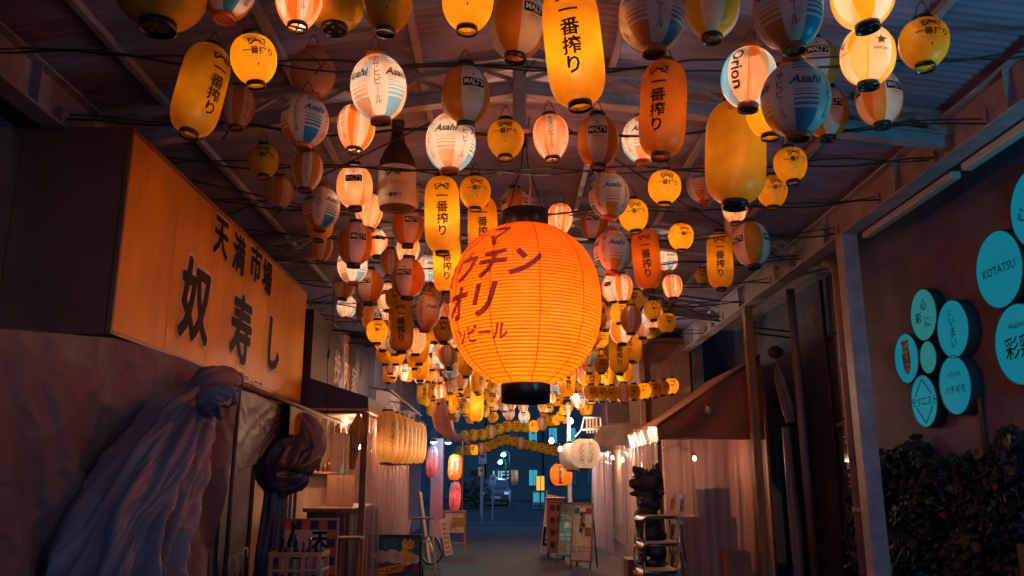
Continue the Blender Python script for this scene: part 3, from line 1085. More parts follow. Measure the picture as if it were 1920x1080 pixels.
# the lanterns one can tell apart: kind, px, py, width, turn, lit, tilt
NEAR = [
    ('ball', 303, -38, 178, 0, 0, (0, 0)), ('asahi', 425, -22, 104, 14, 0, (0, 0)), ('kirin', 560, 2, 88, 12, 1, (0, 0)),
    ('tank', 628, -38, 112, 0, 0, (0, 0)), ('ichi', 726, 12, 92, 0, 0, (0, 0)), ('ichi', 877, 6, 96, 0, 1, (0, 0)),
    ('malts', 970, 46, 106, 40, 0, (0, 0)), ('long', 1075, 84, 108, -6, 1, (0, -4)), ('asahi', 1222, 30, 122, 60, 0, (0, 0)),
    ('sapporo', 1335, 12, 104, 4, 0, (0, 0)), ('asahi', 1477, 20, 128, 55, 0, (0, 0)), ('sapporo', 1617, -8, 112, 50, 1, (0, 0)),
    ('ichi', 1732, 82, 88, 22, .2, (0, 4)), ('sapporo', 1627, 105, 98, 32, 1, (0, 3)), ('malts', 1648, 184, 84, 48, .12, (0, 0)),  # faint bulb added in the first one to warm its teal-lit paper
    ('asahi', 1492, 187, 124, 20, 0, (0, 2)), ('malts', 1527, 120, 84, 12, 0, (0, 0)), ('malts', 1551, 212, 78, 18, 0, (0, 0)),
    ('orion', 1404, 146, 104, 22, 1, (0, 6)), ('ichi', 1441, 214, 80, 30, 1, (0, 0)), ('amber', 1243, 204, 86, -12, .25, (0, 0)),
    ('tank', 1379, 286, 114, 0, .3, (0, 0)), ('asahi', 1204, 262, 76, -92, 1, (0, 0)), ('malts', 1121, 265, 80, 0, 0, (0, 0)),
    ('kirin', 1033, 258, 68, 0, 1, (0, 0)), ('ichi', 948, 261, 68, 0, .3, (0, 0)), ('asahi', 845, 267, 92, 78, 1, (0, 0)),
    ('malts', 873, 180, 90, 20, 0, (0, 0)), ('asahi', 710, 165, 104, 40, 1, (0, 0)), ('kirin', 668, 240, 70, -45, 1, (0, 0)),
    ('plain', 587, 137, 82, 0, 0, (0, 0)), ('asahi', 572, 228, 88, 22, 0, (0, 3)), ('kirin', 445, 201, 64, 36, 0, (0, 0)),
    ('ichi', 476, 112, 84, 8, 1, (0, -9)), ('long', 377, 168, 86, 38, .2, (0, 9)), ('ichi', 494, 302, 58, 0, 0, (0, 0)),
    ('kirin', 575, 321, 58, 0, 0, (0, 0)), ('kirin', 523, 361, 50, -40, 0, (0, 0)), ('asahi', 603, 390, 68, 38, 0, (0, 3)),
    ('malts', 665, 350, 66, -4, 1, (0, 0)), ('kirin', 692, 397, 52, -36, 1, (0, 0)), ('asahi', 783, 372, 42, 30, 0, (0, 0)),
    ('long', 829, 402, 66, 0, 1, (0, 0)), ('ichi', 891, 361, 58, 8, .35, (0, 0)), ('long', 905, 428, 56, 0, .4, (0, 0)),
    ('malts', 966, 388, 58, 60, 0, (0, 0)), ('asahi', 1000, 392, 44, 20, 0, (0, 0)), ('ichi', 600, 424, 50, 180, 0, (0, 0)),
    ('kirin', 604, 466, 40, 0, 0, (0, 0)), ('malts', 665, 457, 66, 12, 0, (0, 0)), ('malts', 706, 455, 42, 20, 1, (0, 0)),
    ('malts', 764, 424, 58, 14, 0, (0, 0)), ('kirin', 765, 470, 44, 0, 1, (0, 0)), ('asahi', 661, 498, 56, 40, 1, (0, 0)),
    ('kirin', 731, 492, 40, 6, 0, (0, 0)), ('asahi', 803, 505, 46, 20, 1, (0, 0)), ('long', 838, 492, 52, 0, 1, (0, 0)),
    ('malts', 765, 521, 62, -14, 0, (0, 0)), ('malts', 692, 537, 52, -22, 0, (0, 0)), ('malts', 645, 533, 44, -32, 0, (0, 0)),
    ('asahi', 797, 586, 56, -60, 0, (0, 0)), ('ichi', 707, 622, 40, 6, 1, (0, 0)), ('kirin', 683, 583, 32, 0, 0, (0, 0)),
    ('asahi', 725, 580, 38, 20, 1, (0, 0)), ('malts', 742, 582, 40, 0, 1, (0, 0)), ('long', 752, 610, 46, 180, 0, (0, 0)),
    ('long', 744, 645, 34, 180, 1, (0, 0)), ('kirin', 780, 640, 38, 0, 1, (0, 0)), ('ichi', 832, 620, 40, 180, 0, (0, 0)),
    ('asahi', 806, 642, 38, 40, 1, (0, 0)), ('kirin', 840, 668, 34, 0, 0, (0, 0)), ('malts', 740, 680, 30, -20, 0, (0, 0)),
    ('ichi', 742, 560, 40, 180, 0, (0, 0)), ('asahi', 650, 575, 36, 60, 1, (0, 0)), ('kirin', 812, 560, 40, 30, 0, (0, 0)),
    ('kirin', 1050, 411, 48, -4, 1, (0, 0)), ('malts', 1114, 420, 50, -5, 0, (0, 0)), ('asahi', 1142, 367, 74, -78, 0, (0, 0)),
    ('ichi', 1188, 404, 54, 12, 1, (0, 0)), ('ichi', 1246, 351, 60, 12, 1, (0, 0)), ('asahi', 1318, 347, 60, 75, 0, (0, 0)),
    ('ichi', 1448, 359, 54, 22, .35, (0, 0)), ('ichi', 1482, 309, 60, 20, .35, (0, 0)), ('kirin', 1378, 388, 48, 0, 1, (0, 0)),
    ('kirin', 1380, 424, 44, 30, 0, (0, 0)), ('malts', 1409, 458, 68, -52, 0, (0, 0)), ('ichi', 1277, 444, 48, 20, 1, (0, 0)),
    ('long', 1350, 488, 48, 2, .3, (0, 0)), ('amber', 1212, 486, 52, 0, .35, (0, 0)), ('asahi', 1147, 471, 70, -72, 0, (0, 0)),
    ('asahi', 1252, 487, 38, 20, 1, (0, 0)), ('ichi', 1318, 518, 28, 0, 0, (0, 0)), ('kirin', 1261, 537, 36, 8, 1, (0, 0)),
    ('kirin', 1259, 552, 30, 30, 0, (0, 0)), ('kirin', 1183, 599, 40, 0, 0, (0, 0)), ('kirin', 1224, 576, 28, 12, 0, (0, 0)),
    ('ichi', 1250, 586, 30, 20, 0, (0, 0)), ('kirin', 1232, 612, 26, -20, 0, (0, 0)), ('ichi', 1221, 622, 26, 15, 0, (0, 0)),
    ('kirin', 1208, 634, 24, 18, 0, (0, 0)), ('ichi', 1162, 586, 36, 20, 1, (0, 0)), ('ichi', 1190, 562, 34, 0, 0, (0, 0)),
    ('kirin', 1166, 540, 40, 20, 1, (0, 0)), ('ichi', 1145, 656, 30, 180, 0, (0, 0)), ('asahi', 1172, 634, 30, 40, 1, (0, 0)),
    ('ichi', 1127, 684, 30, 15, 0, (0, 0)), ('ichi', 1128, 638, 30, 10, 1, (0, 0)), ('malts', 1150, 540, 44, -20, 1, (0, 0)),
    ('malts', 1120, 590, 44, 10, 0, (0, 0)), ('bottle', 745, 312, 70, 4, 0, (0, 0)),
]
for kk, px, py, wp, rt, lt, ti in NEAR:
    hang_px(kk, px, py, wp, rt, lt, ti)

# hand-placed lanterns of the far half, on wires from truss to truss
rf = random.Random(21)
occupied = [(l[0].location.copy(), KINDS[l[1]].R) for l in LANTERNS]


def free(p, r_):
    return all((p - q).length > (r_ + s_) * 1.0 for q, s_ in occupied)


mix = ['asahi', 'malts', 'kirin', 'kirin', 'ichi', 'ichi', 'ichi', 'long', 'malts', 'asahi']
discs = [(l[3], l[4], l[5] / 2) for l in LANTERNS] + [(985, 572, 145)]


def hidden(p, k):
    """True where nearer lanterns cover this one as the photograph sees it."""
    x, y = project(p)
    r_ = k.R * F / (p - EYE).dot(FW)
    h_ = k.hh * F / (p - EYE).dot(FW)
    spots = [(x, y), (x - .8 * r_, y), (x + .8 * r_, y), (x, y - .85 * h_), (x, y + .85 * h_)]
    return all(any(math.hypot(a - c, b - d) < r for c, d, r in discs) for a, b in spots)


y = 10.4
while y < 24.4:
    for xx in (-2.0, -1.45, -.95, -.5, .0, .45, .95, 1.45, 1.95):
        for zz in ((3.62, 3.12) if y > 15 else (3.66, 3.3)):
            if zz < 3.3 and (abs(xx) > 1.6 and y < 14 or rf.random() < .42):
                continue
            if rf.random() < .2 + (.22 if 15 < y < 20 else 0):
                continue
            kk = rf.choice(mix)
            if zz < 3.3 and y > 17 and rf.random() < .5:
                kk = 'ichi'
            k = KINDS[kk]
            p = Vector((xx + rf.uniform(-.17, .17), y + rf.uniform(-.3, .3), zz + rf.uniform(-.2, .16) - (.15 if kk in ('long', 'amber') else 0)))
            if abs(p.x) > 1.75 and p.z < 3.3:
                p.z += .35
            sx_, sy_ = project(p)
            if p.z + k.hh + .2 > roof_z(p.x) or not free(p, k.R):
                continue
            if hidden(p, k):
                continue
            if y < 12.6 and abs(sx_ - 985) > 300 - 60 * (sy_ < 480):
                continue
            if len(LANTERNS) > 272:
                continue
            occupied.append((p, k.R))
            discs.append((sx_, sy_, k.R * F / (p - EYE).dot(FW)))
            hang(kk, p, rf.choice((0, 0, 20, -25, 90, 160)) + rf.uniform(-20, 20), True, power=rf.choice((.12, .15, .3, .6, 1.0)), parts=True)
    y += .55 if y > 15 else .42
# garlands of yellow lanterns: one crossing to the right eave, two closing the far end
NTH = ['first', 'second', 'third', 'fourth', 'fifth', 'sixth', 'seventh', 'eighth', 'ninth', 'tenth', 'eleventh', 'twelfth', 'thirteenth', 'fourteenth', 'last']


def garland(pts, n, kk, grp, where, lit_p=.3, scale=1.0):
    pts = [Vector(p) for p in pts]
    tot = [0]
    for a, b in zip(pts, pts[1:]):
        tot.append(tot[-1] + (b - a).length)
    for i in range(n):
        s_ = tot[-1] * (i + .5) / n
        j = max(q for q in range(len(pts) - 1) if tot[q] <= s_)
        p = pts[j].lerp(pts[j + 1], (s_ - tot[j]) / (tot[j + 1] - tot[j]))
        kq = kk if i % 3 else ('kirin' if kk == 'ichi' and i % 2 else kk)
        hang(kq, p, rf.uniform(-15, 15), rf.random() < lit_p, scale=scale, group=grp, label=f'{DESC[kq][1]}, {NTH[i] if i < n - 1 else "last"} {where}')
garland([at(1098, 736, 13.2), at(1150, 738, 13.4), at(1210, 733, 13.6), at(1268, 722, 13.9)], 9, 'ichi', 'yellow lanterns strung in a row towards the roof beam', 'in the row running from the festival lantern to the roof beam', .2, 1.0)
garland([at(856, 846, 23.6), at(905, 842, 23.6), at(945, 824, 23.8), at(985, 833, 23.8), at(1046, 847, 23.6)], 15, 'ichi', 'yellow lanterns strung across the far end of the alley', 'in the lowest garland at the alley end, from the pink column', .2, 1.15)
garland([at(862, 818, 22.0), at(905, 815, 22.0), at(950, 800, 22.2), at(1000, 800, 22.2), at(1040, 786, 22.0)], 11, 'ichi', 'yellow lanterns strung before the last roof truss', 'in the upper garland at the alley end, from the pink column', .2, 1.2)

# the arcade goes on over and behind the viewer with more of the same lanterns
for i, (x, y, z, kk) in enumerate(((-1.9, 1.2, 3.5, 'ichi'), (-.6, .4, 3.5, 'kirin'), (.9, .9, 3.5, 'asahi'), (2.3, .2, 3.45, 'ichi'), (-2.2, -1.3, 3.5, 'malts'), (-.9, -1.8, 3.45, 'ichi'), (.5, -1.4, 3.5, 'kirin'), (1.9, -2.0, 3.5, 'asahi'), (-1.2, 1.9, 3.6, 'ichi'), (.2, 2.0, 3.75, 'kirin'), (1.6, 1.6, 3.6, 'malts'))):
    hang(kk, Vector((x, y, z)), 30 * i, True, power=.9, group='paper lanterns over and behind the viewer', label=f'glowing {DESC[kk][1]} behind the viewer, {NTH[i]} of those counted outward')

# ------------------------------------------------------------------ the big festival lantern
t = thing('festival_lantern', 'huge glowing orange lantern with slanted kana hung in the middle of the alley', 'lantern', at(985, 572, 6.45))
R, HH = .615, .645
rad = profile(R, HH, 2.35, 2.0, .34)
m = MB(); n = 50 * 2
prof = [(rad(-HH + 2 * HH * i / n) - (.013 if i % 2 else 0), -HH + 2 * HH * i / n) for i in range(n + 1)]
m.lathe(prof, 80)
m.build('paper_shade', BIG_, t, True)
for zz, nm in ((HH, 'top_ring'), (-HH, 'bottom_ring')):
    r_ = rad(HH) * .93; s_ = 1 if zz > 0 else -1
    m = MB(); m.lathe([(r_ * .9, zz - s_ * .02), (r_, zz - s_ * .02), (r_ * 1.02, zz), (r_, zz + s_ * .05), (r_, zz + s_ * .145), (r_ * .92, zz + s_ * .145), (r_ * .9, zz - s_ * .02)], 48)
    m.build(nm, black_rim, t, True)
m = MB(); m.lathe([(r_ * .9, -HH - .12), (.0, -HH - .12)], 32); m.build('bottom_plate', black_rim, t)
for i in range(1, 50):
    zz = -HH + 2 * HH * (2 * i + 1) / n
    rr_h = rad(zz) - .0105
    m = MB(); m.lathe([(rr_h - .003, zz - .003), (rr_h + .003, zz - .004), (rr_h + .003, zz + .004), (rr_h - .003, zz + .003)], 64); m.build('hoop', BIG_, t, True)
seam = mat('lantern_seam', (0.30, 0.06, 0.01), .6)
for i in range(10):
    a = math.radians(9 + 36 * i)
    m = MB()
    zs = [-HH * .99 + 2 * HH * .99 * j / 40 for j in range(41)]
    m.tube([((rad(z) + .001) * math.sin(a), -(rad(z) + .001) * math.cos(a), z) for z in zs], .0032, 5)
    m.build('seam', seam, t, True)
kb = Kind(); kb.rad, kb.hh, kb.R = rad, HH, R
m = MB()
for s_, sz, a, z, b in (('テンマ', .24, -50, .46, .035), ('チョウチン', .265, -51, .215, .04), ('ドオリ', .29, -59, -.065, .04), ('キリンビール', .14, -54, -.305, .03)):
    vs, fs = text_shape(s_, bold=b, shear=.28)
    wrap_shape(m, vs, fs, rad, math.radians(a), z, sz, R * .98, 0, da=4, dz=.03, lift=.003)
m.build('lettering', paper('lantern_brown_print', (.30, .15, .20), (.10, .06, .10), thick=.1, thin=.17), t)
m = MB()
for sx, sy in ((-1, -1), (1, -1), (1, 1), (-1, 1)):
    m.tube([(sx * .14, sy * .14, HH + .12), (sx * .03, sy * .03, HH + .55), (0, 0, HH + .9)], .006, 6)
m.tube([(0, 0, HH + .88), (0, 0, 4.2 - t.location.z - .05)], .009, 8)
m.build('suspension_wire', wire_m, t)
m = MB(); m.tube([(.02, .01, HH + .1), (.05, 0, HH + .4), (.02, -.02, HH + .7), (.04, 0, HH + 1.0)], .008, 6); m.build('power_lead', pipem, t)
lamp('bulb', (0.02, -.05, -.12), 56, (1.0, .52, .25), .05, t)
LANTERNS.append((t, 'festival', True, 985, 572, 290))

# ------------------------------------------------------------------ cables that carry the lanterns
cab_y = [3.4, 4.6, 5.6, 6.35, 7.4, 8.4, 9.5, 10.7, 12.0, 13.2, 14.4, 15.6, 16.8, 18.0, 19.4, 20.6, 22.0, 23.4]
ords = ['entrance-most', 'second', 'third', 'fourth', 'fifth', 'sixth', 'seventh', 'eighth', 'ninth', 'tenth', 'eleventh', 'twelfth', 'thirteenth', 'fourteenth', 'fifteenth', 'sixteenth', 'seventeenth', 'last']
for i, y in enumerate(cab_y):
    t = thing('lantern_cable', f'black lantern cable slung across the alley, {ords[i]} counted from the entrance', 'cable', (0, y, 0), group='black cables slung between the eave beams')
    rc = random.Random(i)
    z0 = 4.0
    for q in range(2):
        ph = rc.uniform(0, 6)
        m = MB()
        pts = []
        for j in range(29):
            u = j / 28
            x = -3.3 + 6.9 * u
            pts.append((x, .04 * math.sin(x * 3 + ph) + q * .05, z0 + .06 * q - (.10 + .05 * q) * math.sin(PI * u) + .025 * math.sin(x * 5 + ph * 2)))
        m.tube(pts, .008 - .002 * q, 6); m.build('cable', wire_m, t, True)
    for x, sg in ((-3.3, -1), (3.585, 1)):
        m = MB(); m.box((x - .02, -.025, z0 - .06), (x + .02, .025, z0 + .10), bev=.006); m.build('anchor_clamp', steel, t)
    for q in range(3):
        x = rc.uniform(-2.6, 2.8)
        m = MB(); m.tube([(x, 0, z0 - .02), (x + .07, .02, z0 - .1), (x + .02, .03, z0 - .14), (x + .1, .0, z0 - .05)], .004, 5); m.build('tie_wire', wire_m, t, True)
for i, (x0, y0, x1, y1) in enumerate(((-3.2, 8.2, -.6, 6.2), (3.4, 9.6, .4, 6.2), (-3.2, 12.2, -.6, 10.0), (3.4, 13.2, .3, 9.9), (-3.2, 6.6, -.2, 9.6))):
    t = thing('bracing_rod', f'thin dark bracing rod running diagonally under the roof in the {ords[i + 1].replace("second", "first") if i == 0 else ords[i]} bay', 'rod', (0, 0, 0), group='diagonal bracing rods under the roof')
    m = MB(); m.tube([(x0, y0, 4.02), ((x0 + x1) / 2, (y0 + y1) / 2, 4.1), (x1, y1, 4.28)], .009, 6); m.build('rod', dark_iron, t, True)
    m = MB(); m.tube([((x0 + x1) / 2 - .06, (y0 + y1) / 2 - .02 , 4.1), ((x0 + x1) / 2 + .06, (y0 + y1) / 2 + .02, 4.1)], .018, 8); m.build('turnbuckle', dark_iron, t, True)

# ------------------------------------------------------------------ left side: sushi shop with orange fascia
orange_sign = mat('orange_sign_panel', (0.86, 0.36, 0.010), 0.45, var=0.2, scale=1.3, bump=.05, bscale=5, spec=.22, stretch=(1, 2.4, .5))
maroon = mat('maroon_panel', (0.34, 0.10, 0.04), 0.5, var=.3, scale=2)
trim = mat('sign_trim', (0.30, 0.10, 0.03), .4)
brush = mat('sign_brush_black', (0.035, 0.012, 0.02), .7, spec=.15)
outline = mat('sign_outline', (0.75, 0.55, 0.5), .6, spec=.2)
SX, SY0, SY1, SZ0, SZ1 = -2.8, 5.68, 11.1, 2.40, 3.97
t = thing('fascia_sign', 'long orange box sign with big brushed characters over the tarpaulined stall', 'sign', (SX, SY0, SZ0))
L, H = SY1 - SY0, SZ1 - SZ0
npan = 6
for i in range(npan):
    y0, y1 = L * i / npan, L * (i + 1) / npan
    m = MB(); m.box((-.02, y0 + .003, .035), (0, y1 - .003, H - .035), bev=.003)
    m.build('sign_panel', orange_sign, t)
for z0, z1 in ((0, .033), (H - .033, H)):
    m = MB(); m.box((-.03, 0, z0), (.012, L, z1), bev=.004); m.build('edge_trim', trim, t)
m = MB(); m.box((-.03, -.03, 0), (.012, -.001, H), bev=.004); m.build('corner_trim', trim, t)
for i in range(3):
    m = MB(); m.box((-.035 - .78 * (i + 1) + .006, -.025, .0), (-.035 - .78 * i, 0.0, H), bev=.003); m.build('end_panel', maroon, t)
m = MB(); m.box((-2.35, 0.001, .0), (-.031, L, H)); m.build('box_body', maroon, t)
inv = Matrix.Translation((-SX, -SY0, -SZ0))
for ch, px, py, hpx in (('天', 414, 446, 88), ('満', 447, 476, 82), ('市', 479, 494, 78), ('場', 500, 520, 70), ('奴', 366, 565, 168), ('寿', 452, 617, 142), ('し', 513, 647, 118)):
    p = atx(px, py, SX)
    top, bot = atx(px, py - hpx / 2, SX), atx(px, py + hpx / 2, SX)
    sz = (top.z - bot.z)
    q = inv @ p
    for nm, grow, dx, mm in (('lettering_outline', .078, .003, outline), ('lettering', .036, .0075, brush)):
        m = MB(); fat_text(m, ch, sz * .95, (dx, q.y, q.z), (0, 1, 0), (0, 0, 1), (1, 0, 0), grow, sx=.94)
        m.build(nm, mm, t)
p = inv @ atx(478, 726, SX)
m = MB(); flat_text(m, '☎六三五一', .16, (.004, p.y, p.z), (0, 1, 0), (0, 0, 1), bold=.01); m.build('lettering', brush, t)

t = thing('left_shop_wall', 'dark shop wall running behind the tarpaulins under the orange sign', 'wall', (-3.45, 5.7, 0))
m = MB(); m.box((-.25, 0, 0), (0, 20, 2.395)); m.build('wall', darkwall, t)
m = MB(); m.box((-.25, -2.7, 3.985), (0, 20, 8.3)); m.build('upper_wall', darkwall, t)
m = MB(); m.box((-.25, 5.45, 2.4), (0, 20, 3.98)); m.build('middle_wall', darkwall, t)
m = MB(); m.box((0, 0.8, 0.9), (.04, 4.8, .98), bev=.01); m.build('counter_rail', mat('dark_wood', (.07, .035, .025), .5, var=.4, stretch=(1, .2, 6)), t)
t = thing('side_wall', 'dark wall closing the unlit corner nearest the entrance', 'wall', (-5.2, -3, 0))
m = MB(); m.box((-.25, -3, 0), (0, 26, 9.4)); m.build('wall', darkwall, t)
m = MB(); m.box((0, 0, 0), (.03, 8.6, .12)); m.build('skirting', conc, t)

# tarpaulins
tarp = mat('grey_tarpaulin', (0.21, 0.19, 0.26), 0.5, var=.28, scale=1.6, bump=.45, bscale=22, spec=.5)
tarp_dark = mat('navy_tarpaulin', (0.06, 0.07, 0.11), 0.36, var=.3, scale=1.2, bump=.2, bscale=14)
tarp_brown = mat('brown_tarpaulin', (0.16, 0.13, 0.165), 0.62, var=.22, scale=.9, bump=.2, bscale=14)
vinyl_grey = mat('cloudy_vinyl', (0.22, 0.18, 0.225), 0.5, var=.2, scale=1.2, bump=.15, bscale=12)
rope = mat('pale_cord', (.3, .24, .22), .8)


def poly(pts):
    pts = [Vector(p) for p in pts]
    d = [0]
    for a, b in zip(pts, pts[1:]):
        d.append(d[-1] + (b - a).length)
    def f(u):
        s_ = u * d[-1]
        for i in range(len(pts) - 1):
            if s_ <= d[i + 1] or i == len(pts) - 2:
                return pts[i].lerp(pts[i + 1], (s_ - d[i]) / (d[i + 1] - d[i]))
    return f


def noise(x, y, s_):
    from mathutils import noise as nz
    return nz.noise(Vector((x, y, s_)))


def cloth(top, bot, fold=.05, nf=9, nu=90, nv=60, seed=0, nrm=(.5, -.86, 0), sag=0.0, grow=True, wr=.03):
    f, g = poly(top), poly(bot)
    n = Vector(nrm).normalized()
    def fn(u, v):
        p = f(u).lerp(g(u), v)
        a = (.25 + .75 * v) if grow else 1.0
        ph = 2 * PI * nf * u + 1.6 * math.sin(3 * v + seed) + 2.5 * noise(u * 2, v * 1.2, seed)
        d = fold * a * (math.sin(ph) * .7 + .3 * math.sin(2.3 * ph + 1))
        d += wr * ((1 - 3 * abs(noise(u * 5 + v * 3.5, v * 2.2 - u * 1.5, seed + 5))) * .7 + (1 - 3 * abs(noise(u * 12 - v * 5, v * 6 + u * 4, seed + 8))) * .4 + (1 - 3 * abs(noise(u * 26 + v * 9, v * 15 - u * 8, seed + 2))) * .16)
        p = p + n * d
        p.z -= sag * math.sin(PI * u) * (1 - v)
        return p
    m = MB(); m.grid(fn, nu, nv)
    return m


def drape(path, rads, fold=.18, nf=11, n=110, rows=70, twist=1.5, seed=0):
    """A bundle of cloth gathered round a line: a tube with deep running folds."""
    f = poly(path)
    def rr(v):
        k = v * (len(rads) - 1); i = min(int(k), len(rads) - 2)
        s_ = k - i; s_ = s_ * s_ * (3 - 2 * s_)
        return rads[i] + (rads[i + 1] - rads[i]) * s_
    m = MB()
    vs = []
    for j in range(rows + 1):
        v = j / rows
        c = f(v); d = (f(min(1, v + .02)) - f(max(0, v - .02))).normalized()
        a = Vector((0, 1, 0)) - d * d.y; a.normalize(); b = d.cross(a)
        for i in range(n):
            th = 2 * PI * i / n
            w_ = math.sin(nf * th + twist * v * 4 + 3 * noise(math.cos(th) * 1.5, v * 2, seed)) * .6 + .4 * math.sin(2.1 * nf * th - twist * 3 * v + seed)
            r_ = rr(v) * (1 + fold * w_ + .14 * noise(math.cos(th) * 3, math.sin(th) * 3 + v * 5, seed + 3) + .13 * (.3 - abs(noise(math.cos(th) * 7 + v * 3, math.sin(th) * 7 + v * 9, seed + 6))) + .07 * (.3 - abs(noise(math.cos(th) * 16 + v * 9, math.sin(th) * 16 + v * 22, seed + 1))))
            vs.append(c + a * (r_ * math.cos(th) * .7) + b * (r_ * math.sin(th)))
    fs = [(j * n + i, j * n + (i + 1) % n, (j + 1) * n + (i + 1) % n, (j + 1) * n + i) for j in range(rows) for i in range(n)]
    fs += [tuple(range(n - 1, -1, -1)), tuple(rows * n + i for i in range(n))]
    m.add(vs, fs)
    return m


o = cloth([at(-160, 600, 3.8), at(60, 622, 4.65), at(215, 634, 5.45), at(330, 668, 6.05), at(450, 712, 6.72)],
          [at(-160, 1180, 3.95), at(60, 1180, 4.8), at(190, 1180, 5.6), at(300, 1180, 6.3), at(380, 1180, 6.9)], .08, 3, 240, 170, 2, nrm=(.86, -.5, 0), wr=.016).build('tarpaulin', tarp_brown, None, True)
tag(o, 'large brown tarpaulin sheet creased across the end of the sushi stall', 'tarpaulin')
t = thing('gathered_tarpaulin', 'grey tarpaulin bunched and tied under the orange sign, sweeping down in long folds', 'tarpaulin', (0, 0, 0))
drape([at(425, 722, 6.3), at(392, 728, 6.05), at(335, 790, 5.75), at(285, 885, 5.45), at(235, 990, 5.2), at(200, 1130, 5.0)],
      [.05, .15, .25, .31, .35, .38], .17, 8, 260, 170, .9, 4).build('fall', tarp, t, True)
drape([at(345, 750, 5.95), at(395, 716, 5.95), at(440, 708, 6.2), at(452, 722, 6.3)], [.04, .11, .10, .03], .14, 6, 60, 30, .6, 9).build('roll', tarp_brown, t, True)
drape([at(372, 775, 5.7), at(395, 752, 5.65), at(415, 748, 5.65), at(425, 765, 5.75)], [.03, .10, .10, .02], .3, 5, 50, 26, 1.0, 2).build('knot', tarp, t, True)
m = MB()
for k in range(3):
    m.tube([at(398, 752 + 3 * k, 5.54), at(412, 760 - k * 2, 5.52), at(428, 752 + 4 * k, 5.58), at(440, 745 - 3 * k, 5.7)], .008, 6)
m.tube([at(412, 760, 5.52), at(416, 775, 5.52), at(410, 782, 5.52)], .008, 6)
m.build('tie_cord', rope, t, True)
o = cloth([at(432, 716, 6.85), at(478, 738, 7.5), at(525, 762, 8.6), at(552, 778, 9.2)],
          [at(408, 892, 6.9), at(440, 892, 7.4), at(478, 868, 8.3), at(545, 785, 9.1)], .03, 2, 60, 50, 6, nrm=(.8, -.6, 0), wr=.012).build('vinyl_sheet', vinyl_grey, None, True)
tag(o, 'cloudy vinyl sheet slung slack beneath the awning edge of the sushi stall', 'tarpaulin')
o = cloth([at(372, 790, 7.1), at(418, 790, 7.2)], [at(355, 1160, 7.1), at(408, 1160, 7.2)], .05, 3, 50, 70, 11, nrm=(.3, -.95, 0), grow=False, wr=.03).build('vinyl_curtain', vinyl_grey, None, True)
tag(o, 'pale vinyl curtain hanging straight beside the gathered grey tarpaulin', 'curtain')
t = thing('rolled_tarpaulin', 'dark navy tarpaulin rolled and tied up like a sack under the awning corner', 'tarpaulin', (0, 0, 0))
drape([at(562, 772, 9.3), at(560, 800, 9.2), at(540, 850, 9.1), at(528, 895, 9.0), at(560, 893, 9.0), at(580, 870, 9.0)], [.06, .22, .34, .30, .16, .05], .08, 7, 100, 60, .8, 7).build('bundle', tarp_dark, t, True)
drape([at(520, 890, 9.0), at(512, 960, 9.0), at(505, 1030, 9.0), at(500, 1140, 9.0)], [.10, .12, .14, .16], .18, 5, 60, 40, .5, 5).build('tail', tarp_dark, t, True)
drape([at(555, 775, 9.25), at(578, 800, 9.1), at(590, 838, 9.05), at(583, 868, 9.0), at(570, 890, 9.0)], [.04, .12, .14, .10, .05], .2, 6, 60, 40, .8, 3).build('outer_fold', tarp, t, True)
m = MB(); m.tube([at(560, 880, 8.75), at(580, 868, 8.75), at(595, 858, 8.9), at(612, 845, 9.3)], .01, 6); m.build('tie_cord', rope, t, True)

# awning edge of the sushi stall
awn_c = mat('awning_canvas', (0.25, 0.15, 0.12), .6, var=.35, scale=3, bump=.4, bscale=12)
awn_y = mat('mustard_canvas', (0.50, 0.28, 0.06), .6, var=.35, scale=3, bump=.4, bscale=12)  # on the valance it stands in for orange light under the awning
t = thing('stall_awning', 'sagging canvas awning projecting from below the orange sign', 'awning', (0, 0, 0))
def fn(u, v):
    y = 6.9 + 4.7 * u
    x = -2.78 + .5 * v
    z = 2.385 - .17 * v - .03 * u + .02 * math.sin(u * 23) * v - .03 * math.sin(PI * v)
    return (x, y, z)
m = MB(); m.grid(fn, 60, 8); m.build('canvas', awn_c, t, True)
m = MB(); m.tube([(-2.28, 6.9, 2.2), (-2.28, 9.2, 2.18), (-2.28, 11.6, 2.165)], .028, 10); m.build('edge_roll', awn_c, t, True)
def fn(u, v):
    y = 8.6 + 3.0 * u
    return (-2.27 + .03 * math.sin(u * 46) * v, y, 2.16 - (.30 - .18 * u) * v)
m = MB(); m.grid(fn, 90, 8); m.build('valance', awn_y, t, True)
m = MB()
for y in (7.0, 9.3, 11.5):
    m2 = MB(); m2.bar((-2.79, y, 2.34), (-2.28, y, 2.17), .025, .025); m2.build('arm', dark_iron, t)
m = MB(); m.tube([(-2.28, 6.95, 0), (-2.28, 6.95, 2.18)], .02, 8); m.build('pole', dark_iron, t, True)

# a tilted crate panel glimpsed behind the curtain, umbrellas, the checkered board and the bottle crate
t = thing('crate_panel', 'pale plastic crate standing on a shelf behind the gathered tarpaulin', 'crate', at(358, 850, 7.6))
cr = mat('pale_crate', (.45, .5, .46), .5)
m = MB()
for a, b in (((-.1, 0, -.15), (.1, 0, -.15)), ((-.1, 0, .13), (.1, 0, .13)), ((-.1, 0, -.15), (-.1, 0, .13)), ((.1, 0, -.15), (.1, 0, .13))):
    m.bar(a, b, .02, .16)
m.build('frame', cr, t)
for a, b in (((-.1, 0, -.14), (.1, 0, .0)), ((.1, 0, .0), (-.1, 0, .12))):
    m = MB(); m.bar(a, b, .014, .1); m.build('lattice_bar', cr, t)
t = thing('back_shelf', 'dark shelf holding the pale crate behind the tarpaulins', 'shelf', at(358, 872, 7.6))
m = MB(); m.box((-.6, -.2, -.06), (.35, .25, -.03), bev=.005); m.build('board', dark_iron, t)
